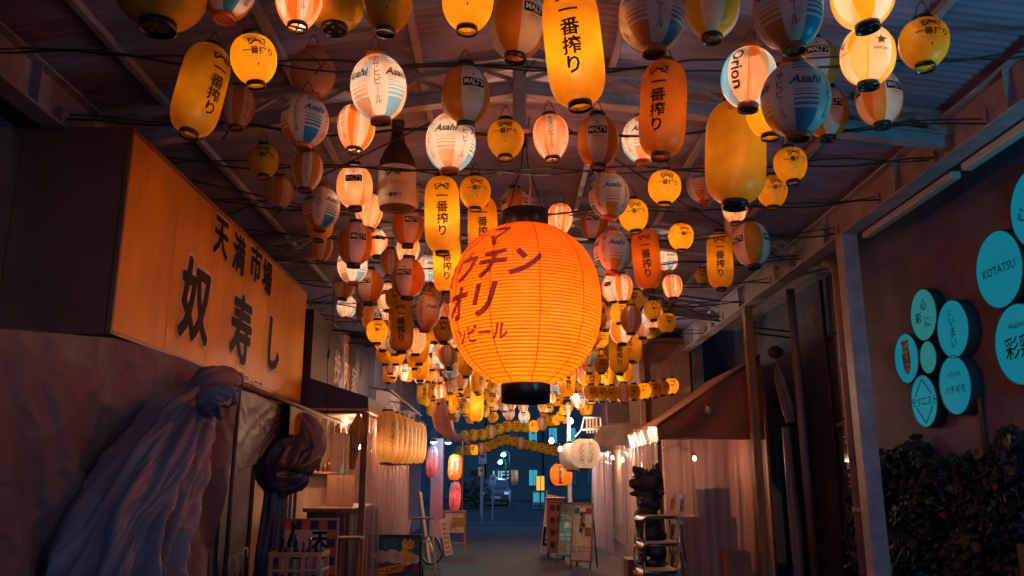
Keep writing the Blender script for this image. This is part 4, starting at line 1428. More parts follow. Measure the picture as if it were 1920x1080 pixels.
for x in (-.5, .3):
    m = MB(); m.box((x, -.15, -t.location.z), (x + .04, .2, -.06)); m.build('upright', dark_iron, t)
hmat = mat('white_handle', (.6, .6, .62), .3)
umb = mat('dark_umbrella_cloth', (.03, .035, .06), .5)
for k, (px, py) in enumerate(((430, 1052), (443, 1048), (455, 1038))):
    p = at(px, py, 8.0)
    lab = ['folded umbrella with a white crook handle next to the vinyl curtain', 'folded umbrella with a white crook handle between two others', 'folded umbrella whose white crook handle stands highest, closest to the bottle crate'][k]
    t = thing('umbrella', lab, 'umbrella', p, rz=.4 * k, group='folded umbrellas beside the vinyl curtain')
    z = p.z
    m = MB(); m.tube([(.05, 0, -.03)] + [(.025 + .025 * math.cos(a), 0, .02 + .03 * math.sin(a)) for a in [i * PI / 6 for i in range(7)]] + [(0, 0, -.12)], .008, 8); m.build('handle', hmat, t, True)
    m = MB(); m.tube([(0, 0, -.12), (0, 0, -z + .02)], .005, 6); m.build('shaft', dark_iron, t, True)
    m = MB(); m.lathe([(.015, -.16), (.035, -.25), (.04, -z + .25), (.008, -z + .04)], 10); m.build('canopy', umb, t)

bx, by = -2.40, 9.25
check_o = mat('orange_square', (.55, .15, .02), .5)
check_n = mat('navy_square', (.02, .03, .07), .5)
grey_al = mat('grey_frame', (.30, .26, .30), .4, .3)
t = thing('checkered_board', 'board bordered by orange and navy squares around a white field with a large character', 'sign', (bx, by, 0))
zt = at(575, 972, by).z
x0, x1 = at(513, 1000, by).x - bx, at(634, 1000, by).x - bx
m = MB()
m.box((x0, -.02, zt - .025), (x1, .02, zt), bev=.005); m.box((x0, -.02, 0.05), (x0 + .025, .02, zt - .025), bev=.005); m.box((x1 - .025, -.02, 0.05), (x1, .02, zt - .025), bev=.005)
m.box((x0, -.02, .02), (x1, .02, .05))
m.build('frame', grey_al, t)
cw = (x1 - x0 - .05) / 7
rows = int((zt - .1) / cw)
for i in range(7):
    for j in range(rows):
        if 1 <= i <= 5 and j >= 1 and j < rows - 1:
            continue
        m = MB(); m.box((x0 + .025 + cw * i + .001, -.009, zt - .025 - cw * (j + 1) + .001), (x0 + .025 + cw * (i + 1) - .001, -.004, zt - .025 - cw * j - .001))
        m.build('square', check_o if (i + j) % 2 else check_n, t)
m = MB(); m.box((x0 + .025, -.003, .051), (x1 - .025, .015, zt - .026)); m.build('panel', mat('white_board', (.5, .45, .48), .5), t)
m = MB(); flat_text(m, '天', .2, (x0 + .025 + cw * 5.2, -.0045, zt - .025 - cw * 2.2), (1, 0, 0), (0, 0, 1), bold=.04)
flat_text(m, '満', .2, (x0 + .025 + cw * 5.2, -.0045, zt - .025 - cw * 4.4), (1, 0, 0), (0, 0, 1), bold=.04); m.build('lettering', ink, t)
# bottle crate
cratem = mat('cream_crate', (.42, .30, .26), .5, var=.2)
cx, cy = at(562, 1040, 8.7).x, 8.7
zr = at(562, 1036, 8.5).z
t = thing('bottle_crate', 'cream plastic crate of empty bottles before the checkered board', 'crate', (cx, cy, 0))
wx, wy = .27, .19
zb = .30
m = MB()
for z0, z1 in ((zr - .05, zr), (zr - .19, zr - .16), (zb, zb + .03)):
    m.box((-wx, -wy, z0), (wx, -wy + .02, z1), bev=.004); m.box((-wx, wy - .02, z0), (wx, wy, z1), bev=.004)
    m.box((-wx, -wy + .02, z0), (-wx + .02, wy - .02, z1), bev=.004); m.box((wx - .02, -wy + .02, z0), (wx, wy - .02, z1), bev=.004)
m.box((-wx + .005, -wy + .005, zb - .01), (wx - .005, wy - .005, zb))
m.build('rail', cratem, t)
for sx in (-1, -.34, .34, 1):
    for sy in (-1, 1):
        m = MB(); m.box((sx * (wx - .03) - .02, sy * (wy - .011) - .013, zb), (sx * (wx - .03) + .02, sy * (wy - .011) + .013, zr - .02)); m.build('slat', cratem, t)
t2 = thing('beer_crate_below', 'lower dark crate that carries the bottle crate', 'crate', (cx, cy, 0))
t2.name = 'lower_crate'
m = MB(); m.box((-wx, -wy, 0), (wx, wy, zb - .012), bev=.015); m.build('body', dark_iron, t2)
for sx in (-1, 1):
    m = MB(); m.box((sx * .14 - .08, -wy - .003, .16), (sx * .14 + .08, -wy - .001, .21)); m.build('grip', black_rim, t2)
bot_dark = mat('dark_bottle_glass', (.012, .012, .016), .08, spec=.8)
bot_blue = mat('blue_bottle_glass', (.02, .05, .10), .08, spec=.8)
bot_brown = mat('brown_bottle_glass', (.10, .035, .012), .1, spec=.7)
labw = mat('bottle_label', (.42, .42, .46), .6, var=.25, scale=30)
capm = mat('gold_cap', (.4, .2, .05), .35, .6)
def bottle(px, py, d, hgt, r_, g, lab, body_label=True):
    p = at(px, py, d)
    t = thing('bottle', lab, 'bottle', (p.x, d, zb + .002), group='bottles standing in the cream crate')
    top = p.z - zb
    pr = [(r_ * .6, 0), (r_, .01), (r_, top * .66), (r_ * .75, top * .76), (r_ * .36, top * .84), (r_ * .32, top * .96), (r_ * .4, top * .965), (r_ * .4, top - .004)]
    m = MB(); m.lathe(pr, 20, cap0=True, cap1=True); m.build('glass', g, t, True)
    if body_label:
        m = MB(); m.lathe([(r_ + .0008, top * .30), (r_ + .0008, top * .62)], 20); m.build('label', labw, t, True)
    m = MB(); m.lathe([(r_ * .42, top - .025), (r_ * .43, top - .002), (0.0, top)], 12); m.build('cap', capm if g is bot_brown else black_rim, t, True)
bottle(531, 1008, 8.75, 0, .045, bot_dark, 'squat dark bottle with wide white label at the curtain end of the crate')
bottle(550, 978, 8.80, 0, .05, bot_dark, 'tallest black bottle with white label, standing up from the crate', True)
bottle(556, 1010, 8.65, 0, .038, bot_dark, 'black bottle leaning low in front of the tallest one')
bottle(570, 1016, 8.72, 0, .034, bot_blue, 'slim blue glass bottle in the middle of the crate')
bottle(582, 1008, 8.68, 0, .036, bot_brown, 'brown bottle with a gold cap in the crate')
bottle(594, 1010, 8.78, 0, .033, bot_dark, 'slim black bottle beside the gold-capped one')
bottle(603, 1012, 8.66, 0, .031, bot_blue, 'small blue bottle at the alley end of the crate')

# ------------------------------------------------------------------ meat shop with the dark sign
slate = mat('slate_sign_panel', (0.055, 0.045, 0.062), .5, var=.3, scale=2.5, bump=.1)
navy = mat('navy_fascia', (0.035, 0.045, 0.075), .45, var=.3)
coral = mat('coral_letter', (.75, .16, .06), .5)
letw = mat('white_letter', (.6, .56, .56), .5)
MX = -2.72
ya, yb = 11.25, 16.0
t = thing('meat_shop_sign', 'dark slate sign with two white characters and a coral one between them', 'sign', (MX, ya, 0))
ztop, zbot = 3.75, 2.50
for i in range(5):
    y0 = (yb - ya) * i / 5
    m = MB(); m.box((-.03, y0 + .004, zbot), (0, y0 + (yb - ya) / 5 - .004, ztop), bev=.004); m.build('sign_panel', slate, t)
m = MB(); m.box((-.6, 0, zbot), (-.031, yb - ya, ztop)); m.build('box_body', slate, t)
for ch, px, py, hp, mm in (('挽', 632, 690, 66, letw), ('肉', 649, 702, 62, coral), ('家', 663, 714, 56, letw)):
    p = atx(px, py, MX)
    sz = atx(px, py - hp / 2, MX).z - atx(px, py + hp / 2, MX).z
    m = MB(); flat_text(m, ch, sz * 1.02, (.01, p.y - ya, p.z), (0, 1, 0), (0, 0, 1), bold=.018, sx=.95)
    vv = m.v[:]; m2 = MB(); m2.add(m.v, m.f); m2.build('letter', mm, t)
p = atx(649, 652, MX)
m = MB(); vs, fs = emblem(); m.add([(.01, p.y - ya + x * .22, p.z + y_ * .45) for x, y_ in vs], fs); m.build('flame_mark', coral, t)
# projecting eave below it, its near end facing the entrance
pr = [at(567, 704, ya), at(690, 744, ya), at(690, 766, ya), at(562, 764, ya)]
pr = [Vector((p.x, ya + .01, p.z)) for p in pr]
t = thing('shop_eave', 'navy wedge-shaped eave under the dark slate sign', 'eave', (0, 0, 0))
m = MB(); m.prism(pr, (0, 4.6, 0)); m.build('fascia', navy, t)
m = MB(); m.prism([p + Vector((0, -.012, 0)) for p in (pr[3] + Vector((0, 0, -.035)), pr[2] + Vector((.01, 0, -.035)), pr[2] + Vector((.01, 0, -.003)), pr[3] + Vector((0, 0, -.003)))], (0, 4.62, 0)); m.build('soffit', mat('pale_soffit', (.4, .3, .26), .5), t)

# shop front under the eave: recess with warm lamps, timber, notices and clear curtains
wood = mat('warm_timber', (.28, .13, .075), .5, var=.4, scale=6, stretch=(6, 6, .6), bump=.2, bscale=20)
warmwall = mat('shop_back_wall', (.33, .20, .16), .7, var=.35, scale=2)
zc = pr[2].z - .04
t = thing('meat_shop', 'timber shop front with a lit room behind clear curtains beneath the navy eave', 'shop front', (0, 0, 0))
m = MB(); m.box((-3.44, 11.3, 0), (-3.40, 16.2, 2.38)); m.build('back_wall', warmwall, t)
m = MB(); m.box((-3.40, 16.1, 0), (-1.95, 16.2, zc)); m.build('side_wall', warmwall, t)
m = MB(); m.box((-3.4, 11.3, zc - .03), (-2.0, 16.1, zc - .003)); m.build('ceiling_board', warmwall, t)
for y in (11.32, 12.7, 14.3, 15.9):
    m = MB(); m.box((-2.0, y, 0), (-1.91, y + .09, zc - .002), bev=.006); m.build('post', wood, t)
m = MB(); m.box((-2.75, 11.35, .98), (-2.05, 14.0, 1.03), bev=.006); m.build('counter_top', wood, t)
m = MB(); m.box((-2.7, 11.4, .02), (-2.12, 13.95, .975)); m.build('counter_front', mat('dark_timber', (.10, .045, .03), .55, var=.4), t)
m = MB(); m.box((-3.38, 11.5, 1.5), (-3.1, 15.8, 1.54), bev=.004); m.build('wall_shelf', wood, t)
for z in (1.0, ):
    m = MB(); m.box((-1.98, 11.42, z), (-1.93, 12.69, z + .05)); m.build('rail', wood, t)
rr_ = random.Random(5)
for k in range(9):
    y = 11.7 + k * .42
    hh_ = rr_.uniform(.16, .3)
    gi = rr_.randrange(3)
    tt = thing('shelf_bottle', f'small {["dark","brown","blue"][gi]} bottle, {NTH[k]} along the meat shop wall shelf', 'bottle', (-3.22, y, 1.541), group='bottles on the meat shop wall shelf')
    m = MB(); m.lathe([(.035, 0), (.035, hh_ * .62), (.013, hh_ * .78), (.013, hh_)], 10, cap0=True, cap1=True); m.build('glass', [bot_dark, bot_brown, bot_blue][gi], tt, True)
# notices
notice = mat('kraft_notice', (.55, .32, .22), .7, var=.15)
p = at(638, 925, 12.2)
t = thing('paper_notice', 'large plain kraft paper notice hung behind the clear curtain of the meat shop', 'notice', (p.x, 12.2, p.z))
m = MB(); m.box((-.2, -.004, -.27), (.2, .004, .27), bev=.002); m.build('sheet', notice, t)
m = MB(); m.box((-.205, -.008, .27), (.205, .008, .285)); m.build('hanging_rod', wood, t)
p = at(640, 880, 12.35)
t = thing('pennant', 'small blue paper pennant dangling above the kraft notice', 'pennant', (p.x, 12.35, p.z))
m = MB(); m.prism([(-.05, 0, -.1), (.06, 0, -.09), (.02, 0, .1)], (0, .006, 0)); m.build('cloth', mat('blue_pennant', (.08, .35, .45), .5), t)
m = MB(); m.tube([(.02, .003, .1), (.025, .003, .35)], .003, 5); m.build('string', rope, t)
# clear curtains
cv = clear_plastic('clear_curtain', (.46, .35, .43), .13, .12)
def curtain(path, z0, z1, lab, mt=cv, nf=14, fold=.05, name='clear_curtain', group='clear vinyl curtains along the stalls', seed=1, nu=200, nv=24):
    f = poly([Vector((x, y, 0)) for x, y in path])
    def fn(u, v):
        p = f(u); q = f(min(1, u + .01)) - f(max(0, u - .01)); n = Vector((q.y, -q.x, 0)).normalized()
        w_ = math.sin(2 * PI * nf * u + 4 * noise(u * 4, v * .6, seed)) + .35 * math.sin(2 * PI * nf * 1.7 * u + v + 3 * noise(u * 5, v * .5, seed + 4))
        return p + n * fold * w_ * (.35 + .65 * v) + Vector((0, 0, z1 + (z0 - z1) * v + .01 * noise(u * 8, v * 3, seed)))
    m = MB(); m.grid(fn, nu, nv)
    o = m.build(name, mt, None, True)
    uv = o.data.uv_layers.new(name='UVMap')
    Ltot = sum((Vector((a[0], a[1])) - Vector((b[0], b[1]))).length for a, b in zip(path, path[1:]))
    for pl in o.data.polygons:
        for li, vi in zip(pl.loop_indices, pl.vertices):
            vv, uu = divmod(vi, nu + 1)
            uv.data[li].uv = (uu / nu * Ltot, (1 - vv / nv) * (z1 - z0))
    return tag(o, lab, 'curtain', group)
curtain([(-2.3, 11.3), (-1.96, 11.36)], .1, zc - .05, 'clear vinyl curtain on the end of the meat shop next to the kraft notice', nf=4)
curtain([(-1.9, 11.45), (-1.88, 12.65)], .05, zc - .05, 'clear vinyl curtain on the meat shop front behind the first yellow row lantern', nf=5, seed=3)
curtain([(-1.9, 12.85), (-1.86, 14.25)], .05, zc - .05, 'clear vinyl curtain in the middle of the meat shop front', nf=5, seed=4)
curtain([(-1.9, 14.4), (-1.87, 15.85)], .05, zc - .05, 'clear vinyl curtain on the far part of the meat shop front', nf=5, seed=5)
t = thing('tied_curtain', 'mustard cloth curtain gathered against the first post of the meat shop', 'curtain', (0, 0, 0))
drape([at(672, 772, 11.3), at(670, 800, 11.3), at(664, 840, 11.3), at(660, 880, 11.3)], [.02, .09, .05, .03], .3, 5, 40, 30, .5, 2).build('cloth', awn_y, t, True)
m = MB(); m.tube([at(655, 838, 11.22), at(664, 842, 11.2), at(672, 838, 11.22)], .01, 6); m.build('tie_cord', rope, t, True)
# bare bulbs in the shop
glowm = mat('bulb_glass_lit', (1, .8, .6), .3, emit=(1.0, .62, .32), estr=9.0)
glowc = mat('bulb_glass_teal', (.4, 1, 1), .3, emit=(.10, .75, .9), estr=9.0)
def bare_bulb(p, lab, power, col=(1.0, .52, .28), r_=.035, cord=.3, gm=None, grp='bare bulbs strung along the alley'):
    t = thing('bare_bulb', lab, 'light bulb', p, group=grp)
    m = MB(); m.lathe([(.0005, -r_), (r_ * .7, -r_ * .7), (r_, 0), (r_ * .75, r_ * .7), (r_ * .4, r_ * 1.3)], 14); m.build('glass', gm or glowm, t, True)
    m = MB(); m.lathe([(r_ * .42, r_ * 1.2), (r_ * .45, r_ * 2.4), (.004, r_ * 2.6)], 12); m.build('socket', black_rim, t, True)
    m = MB(); m.tube([(0, 0, r_ * 2.5), (.005, 0, cord)], .004, 5); m.build('cord', wire_m, t)
    lamp('light', (0, 0, -r_ * 1.6 - .01), power, col, .02, t)
    return t
bare_bulb(at(668, 800, 11.9), 'bare warm bulb in a black socket under the corner of the navy eave', 12)
bare_bulb(at(648, 794, 12.9), 'bare warm bulb farther inside the meat shop above the kraft notice', 10)
bare_bulb(Vector((-2.6, 14.6, zc - .35)), 'bare warm bulb deep in the meat shop behind the row of yellow lanterns', 16)

# row of long yellow lanterns under the eave
for i in range(8):
    y = 11.45 + i * .58
    p = Vector((-1.66, y, 1.98 + .012 * i))
    labs = ['first of the pale yellow row lanterns, largest and closest to the bare bulb', 'second of the pale yellow row lanterns with a small square stamp', 'third of the pale yellow row lanterns beneath the meat shop eave', 'fourth of the pale yellow row lanterns beneath the meat shop eave', 'fifth of the pale yellow row lanterns beneath the meat shop eave', 'sixth of the pale yellow row lanterns beneath the meat shop eave', 'seventh of the pale yellow row lanterns, one short of the row end', 'last of the pale yellow row lanterns, closest to the pink lanterns']
    if 'row' not in KINDS:
        def print_row(m, k):
            wtext(m, k, 'ホルモン', .085, 20, .02, 0, vertical=True, bold=.01)
            wtext(m, k, 'ホルモン', .085, 140, .02, 0, vertical=True, bold=.01)
            wtext(m, k, '回', .09, -60, .10, 0)
            for q in range(8):
                for z_ in range(14):
                    wrect(m, k, 22.5 + 45 * q, -.30 + z_ * .045, .004, .043, 0, lift=.001)
            return [inkg]
        make_kind('row', .165, .36, profile(.165, .36, 4.0, 2.3, .5), 70, 40, lambda a, z: 0, [PALE_], (brown_rim, brown_rim, PALE_), .02, print_row)
    hang('row', p, 15, True, group='row of pale yellow lanterns under the meat shop eave', label=labs[i], bulb_off=(0, 0, -.12))
t = thing('lantern_rail', 'thin rail carrying the row of pale yellow lanterns along the eave', 'rail', (-1.66, 11.2, 2.62))
m = MB(); m.tube([(0, 0, 0), (0, 2.4, .02), (0, 4.7, .0)], .014, 8); m.build('rail', wood, t, True)
for y in (0.3, 2.4, 4.4):
    m = MB(); m.bar((-.3, y, .06), (.0, y, .0), .02, .02); m.build('bracket', wood, t)

# upper wall, boxes and eaves farther along
t = thing('far_left_shops', 'mauve upper shop walls with projecting eaves beyond the slate sign', 'building', (-2.6, 16.3, 0))
m = MB(); m.box((-.6, 0, 0), (0, 9.0, 2.3)); m.build('wall', mat('shop_wall_pink', (.28, .17, .18), .7, var=.3), t)
m = MB(); m.box((-.6, 0, 2.305), (-.05, 9.0, 4.2)); m.build('upper_wall', plaster, t)
for k, (y0, z0) in enumerate(((.1, 2.75), (3.2, 2.6), (6.2, 2.55))):
    m = MB(); m.box((-.05, y0, z0), (.30, y0 + 1.2, z0 + .42), bev=.02); m.build('box_sign', mat('cream_box', (.42, .30, .30), .5), t)
    m = MB(); m.prism([(-.05, y0 - .3, z0 - .1), (.75, y0 - .3, z0 - .42), (.75, y0 - .3, z0 - .47), (-.05, y0 - .3, z0 - .2)], (0, 2.8, 0)); m.build('eave', navy, t)
t = thing('pink_column', 'rose-pink square column at the far end of the row of yellow lanterns', 'column', (-1.62, 19.4, 0))
m = MB(); m.box((-.14, -.14, 0), (.14, .14, 2.35), bev=.01); m.build('shaft', mat('rose_paint', (.5, .16, .2), .5, var=.2), t)
m = MB(); m.box((-.17, -.17, 0), (.17, .17, .12), bev=.01); m.build('base', dark_iron, t)
# gooseneck lamp
t = thing('gooseneck_lamp', 'metal shaded lamp on a dark arm reaching out over the slate sign', 'lamp', (0, 0, 0))
p = at(786, 690, 15.2); q = atx(690, 640, -2.7); q.y = 15.0
m = MB(); m.tube([Vector((-2.7, 15.2, p.z + .42)), p + Vector((-.3, 0, .40)), p + Vector((-.05, 0, .32)), p + Vector((0, 0, .12))], .014, 8); m.build('arm', dark_iron, t, True)
m = MB(); m.lathe([(.02, .14), (.05, .12), (.10, .06), (.19, -.01)], 24, c=p); m.build('shade', mat('shade_metal', (.35, .3, .33), .3, .7), t, True)
m = MB(); m.lathe([(.0005, -.02), (.10, -.015), (.13, .005), (.05, .05)], 20, c=p); m.build('bulb', mat('white_lamp_glass', (1, .9, .8), .3, emit=(1, .78, .55), estr=7), t, True)
lamp('light', p + Vector((0, 0, -.05)), 24, (1.0, .72, .5), .05, t)
for k, (x0, y0, lab) in enumerate(((-2.7, 12.4, 'dark rod bracket projecting over the slate sign, closest to the orange sign'), (-2.7, 13.6, 'dark rod bracket projecting over the middle of the slate sign'))):
    t = thing('rod_bracket', lab, 'bracket', (x0, y0, 3.62), group='rod brackets over the slate sign')
    m = MB(); m.tube([(0, 0, .04), (.55, .05, .0), (1.05, .1, -.02)], .014, 8); m.build('rod', dark_iron, t, True)
    m = MB(); m.lathe([(.03, -.03), (.04, 0), (.03, .04)], 12, c=(1.05, .1, -.03)); m.build('end_clamp', dark_iron, t, True)
t = thing('hanging_wire', 'loose black wire dangling in front of the slate sign', 'wire', (0, 0, 0))
m = MB(); m.tube([at(625, 540, 11.0), at(624, 600, 11.0), at(616, 650, 11.0), at(614, 690, 11.0), at(613, 780, 11.0)], .006, 6); m.build('wire', wire_m, t, True)
m = MB(); m.tube([at(617, 655, 11.0), at(615, 672, 11.0)], .016, 8); m.build('connector', wire_m, t, True)
# teal flood lights at the far left
for k, (px, py, d, lab, pw) in enumerate(((840, 829, 18.6, 'bright teal floodlight beside the rose-pink column', 16), (813, 828, 18.2, 'smaller teal floodlight turned away behind the pale yellow row lanterns', 6))):
    p = at(px, py, d)
    t = thing('floodlight', lab, 'light', p, group='teal floodlights by the pink column')
    m = MB(); m.lathe([(.05, .06), (.085, .0), (.09, -.01), (.05, .05)], 16); m.build('housing', dark_iron, t, True)
    m = MB(); m.lathe([(.0005, -.05), (.05, -.035), (.075, -.005), (.04, .03)], 16); m.build('lens', glowc, t, True)
    m = MB(); m.tube([(0, 0, .06), (0, .05, .2), (-.3, .1, .26)], .01, 6); m.build('arm', dark_iron, t)
    lamp('light', (0.0, -.02, -.08), pw, (.08, .75, .95), .04, t)

# pink and orange lanterns beyond
def print_pink(m, k):
    wtext(m, k, 'れ｜めん', .075, 25, .06, 0, vertical=True, bold=.01)
    wtext(m, k, 'サラダ', .07, -12, -.12, 0, vertical=True, bold=.01)
    return [inkp]
make_kind('pink', .135, .33, profile(.135, .33, 4.0, 2.3, .45), 50, 32, one, [PK_], (PK_, PK_, PK_), .015, print_pink)
def print_orange(m, k):
    wtext(m, k, '豚串炭火', .085, 22, .02, 0, vertical=True, bold=.03)
    wtext(m, k, '焼鳥居酒屋', .072, -22, -.01, 0, vertical=True, bold=.03)
    return [inkw]
make_kind('orangebox', .165, .28, profile(.165, .28, 4.5, 2.6, .5), 40, 32, one, [OR_], (black_rim, black_rim, OR_), .02, print_orange)
hang('pink', at(810, 866, 18.6), 0, True, group='pink lanterns by the pink column', label='pink long lantern with black kana hung beside the rose-pink column')
hang('pink', at(853, 931, 19.0), 0, True, group='pink lanterns by the pink column', label='pink long lantern with black kana hung under the orange lantern, above the menu stand')
hang('orangebox', at(853, 876, 19.0), 0, True, scale=1.0, label='orange lantern with two columns of white characters above a pink one', group='signboard lanterns')
t = thing('lantern_pole', 'dark pole carrying the orange and pink lanterns over the menu stand', 'pole', (at(866, 900, 19.1).x, 19.25, 0))
m = MB(); m.tube([(0, 0, 0), (0, 0, 2.5)], .02, 8); m.build('pole', dark_iron, t)
m = MB(); m.tube([(0, 0, 2.45), (-.16, -.2, 2.42)], .012, 6); m.build('arm', dark_iron, t)

# street-side boards on the left
def textbook(mb, x, z, wd, hg, y, nl, mi=0, seed=0):
    """rows of small print"""
    r_ = random.Random(seed)
    for i in range(nl):
        zz = z + hg / 2 - hg * (i + .5) / nl
        n = r_.randint(4, 8)
        s_ = ''.join(r_.choice('生中酒焼鳥豚牛串盛合刺身天麩羅定食円五三百九') for _ in range(n))
        flat_text(mb, s_, hg / nl * .8, (x, y, zz), (1, 0, 0), (0, 0, 1), mi, sx=min(1.0, wd / (n * hg / nl * .8)))


p = at(740, 1045, 12.4)
wdt = .40; zt, zb2 = at(700, 1002, 12.4).z, at(710, 1100, 12.4).z
t = thing('food_board', 'black framed menu board with a photograph of dumplings and a yellow price strip', 'sign', (p.x, 12.4, 0), rz=-.12)
m = MB()
for lo, hi in (((-.40, -.02, zt - .03), (.40, .02, zt)), ((-.40, -.02, zb2 - .35), (.40, .02, zb2 - .32)), ((-.40, -.02, zb2 - .32), (-.37, .02, zt - .03)), ((.37, -.02, zb2 - .32), (.40, .02, zt - .03))):
    m.box(lo, hi, bev=.005)
m.build('frame', black_rim, t)
m = MB(); m.box((-.37, -.004, zb2 - .32), (.37, .012, zt - .03)); m.build('picture_ground', mat('teal_print', (.03, .16, .22), .35, var=.5, scale=9, spec=.5), t)
white_dump = mat('dumpling_print', (.62, .58, .52), .5, var=.45, scale=22)
for k, (dx, dz, r_) in enumerate(((-.2, .55, .11), (-.02, .555, .12), (.17, .53, .13), (.3, .50, .08))):
    m = MB()
    zc_ = zt - .03 - (1 - dz) * .62
    pts = [(dx + r_ * math.cos(a) * (1 + .12 * math.sin(5 * a + k)), -.0065 - .0006 * k, zc_ + r_ * .8 * math.sin(a) * (1 + .1 * math.sin(4 * a))) for a in [2 * PI * q / 28 for q in range(28)]]
    m.add(pts, [tuple(range(28))]); m.build('dumpling', white_dump, t)
m = MB(); m.box((-.37, -.0115, zt - .53), (.37, -.0095, zt - .43)); m.build('band', mat('plum_print', (.22, .04, .08), .4), t)
m = MB()
flat_text(m, '餃', .19, (.2, -.0165, zt - .16), (1, 0, 0), (0, 0, 1), bold=.05)
flat_text(m, '子', .19, (.2, -.0165, zt - .34), (1, 0, 0), (0, 0, 1), bold=.05)
m.build('lettering', mat('yellow_print', (.75, .42, .02), .4), t)
m = MB(); m.add([(-.36, -.014, zt - .60), (.14, -.014, zt - .50), (.14, -.014, zt - .40), (-.36, -.014, zt - .50)], [(0, 1, 2, 3)]); m.build('price_strip', MATS['yellow_print'], t)
m = MB()
ux = Vector((.5, 0, .1)).normalized(); uz = Vector((-.1, 0, .5)).normalized()
flat_text(m, '手ビ｜ル290円'.replace('｜', 'ー'), .085, (-.11, -.0155, zt - .502), ux, uz, bold=.015, sx=.85)
flat_text(m, '!!', .12, (.24, -.0155, zt - .46), (1, 0, 0), (0, 0, 1), bold=.03)
m.build('lettering', ink, t)
for k in range(3):
    m = MB(); m.box((-.24 + .2 * k, -.012, zt - .72), (-.08 + .2 * k, -.0105, zt - .57)); m.build('photo', [white_dump, redink, MATS['teal_print']][k], t)
for sx in (-.35, .35):
    m = MB(); m.box((sx - .02, -.015, 0), (sx + .02, .015, zb2 - .352)); m.build('leg', black_rim, t)
    m = MB(); m.bar((sx, .03, zt - .1), (sx, .35, 0.01), .025, .025); m.build('back_leg', black_rim, t)

alum = mat('aluminium', (.5, .5, .52), .3, .8)
p = at(790, 990, 13.4)
t = thing('folding_easel', 'aluminium folding stand with a timber top bar behind the dumpling board', 'stand', (p.x, 13.4, 0))
zt2 = at(790, 970, 13.4).z
m = MB(); m.box((-.2, -.03, zt2 - .03), (.2, .03, zt2), bev=.008); m.build('top_bar', wood, t)
for sx in (-1, 1):
    m = MB(); m.bar((sx * .17, -.01, zt2 - .03), (sx * .26, -.25, 0.0), .03, .02); m.build('leg', alum, t)
    m = MB(); m.bar((sx * .17, .01, zt2 - .03), (sx * .2, .28, 0.0), .03, .02); m.build('leg', alum, t)
m = MB(); m.box((-.19, -.15, .45), (.19, -.13, .48)); m.build('cross_bar', alum, t)
p = at(800, 970, 14.6)
t = thing('leaning_board', 'tall narrow white menu board leaning back against the shop front', 'sign', (at(812, 960, 14.6).x, 14.6, 0))
zt3 = at(800, 920, 14.6).z
M = Matrix.Rotation(math.radians(-9), 4, 'Y')
m = MB(); m.box((-.06, -.17, 0), (-.03, .17, zt3), bev=.004, M=M); m.build('board', mat('white_panel', (.48, .36, .34), .5, var=.2), t)
m = MB(); m.box((-.068, -.19, 0), (-.061, .19, zt3 + .02), M=M); m.build('frame', dark_iron, t)
m = MB()
for k in range(9):
    vs, fs = text_shape('定食酒肴')
    m.add([M @ Vector((-.0275, x * .06, zt3 - .12 - k * .085 + y_ * .07)) for x, y_ in vs], fs)
m.build('lettering', redink, t)
t = thing('hose_reel', 'coil of dark hose lying against the leaning white menu board', 'hose', (at(808, 1040, 13.9).x, 13.9, .30))
m = MB()
pts = [(.20 * math.cos(i * .35) * (.75 + .25 * (i % 18) / 18), .08 - .004 * i * .3, .25 * math.sin(i * .35) * (.75 + .25 * (i % 18) / 18)) for i in range(96)]
m.tube(pts, .018, 8); m.build('coil', umb, t, True)
m = MB(); m.tube([pts[-1], (.1, -.1, -.28)], .02, 8); m.build('nozzle', alum, t, True)
p = at(852, 1000, 16.2)
t = thing('menu_stand', 'wooden framed menu stand with pinned photo menus under the pink lantern', 'sign', (p.x, 16.2, 0), rz=.1)
zt4 = at(850, 957, 16.2).z
m = MB(); m.box((-.22, -.02, zt4 - .04), (.22, .02, zt4), bev=.005); m.build('top_rail', wood, t)
m = MB(); m.box((-.18, -.018, .2), (.18, .018, .24)); m.build('bottom_rail', wood, t)
for sx in (-.2, .2):
    m = MB(); m.box((sx - .02, -.02, 0), (sx + .02, .02, zt4 - .041), bev=.004); m.build('post', wood, t)
m = MB(); m.box((-.18, -.005, .42), (.18, .008, zt4 - .05)); m.build('board', MATS['white_panel'], t)
m = MB(); m.box((-.05, -.012, zt4 - .30), (.17, -.007, zt4 - .13)); m.build('photo', mat('food_photo', (.35, .14, .04), .45, var=.6, scale=25), t)
m = MB(); textbook(m, 0, zt4 - .09, .32, .07, -.0075, 2, 0, 4); textbook(m, -.02, .55, .3, .2, -.0075, 5, 0, 5); m.build('lettering', redink, t)
M = Matrix.Translation((.0, -.12, 0)) @ Matrix.Rotation(math.radians(-11), 4, 'Y')
m = MB(); m.box((-.16, -.01, .04), (-.02, .0, zt4 - .12), M=M); m.build('slip_board', mat('slip_paper', (.55, .42, .40), .5), t)
m = MB()
for k in range(7):
    vs, fs = text_shape('串焼')
    m.add([M @ Vector((-.09 + x * .05, -.0115, zt4 - .22 - k * .085 + y_ * .06)) for x, y_ in vs], fs)
m.build('lettering', ink, t)
t = thing('timber_stool', 'plain timber stool between the checkered board and the meat shop', 'stool', (at(655, 1020, 10.8).x, 10.8, 0))
zs = at(655, 1006, 10.8).z
m = MB(); m.box((-.17, -.15, zs - .035), (.17, .15, zs), bev=.008); m.build('seat', wood, t)
for sx in (-.14, .14):
    for sy in (-.12, .12):
        m = MB(); m.box((sx - .016, sy - .016, 0), (sx + .016, sy + .016, zs - .036)); m.build('leg', wood, t)
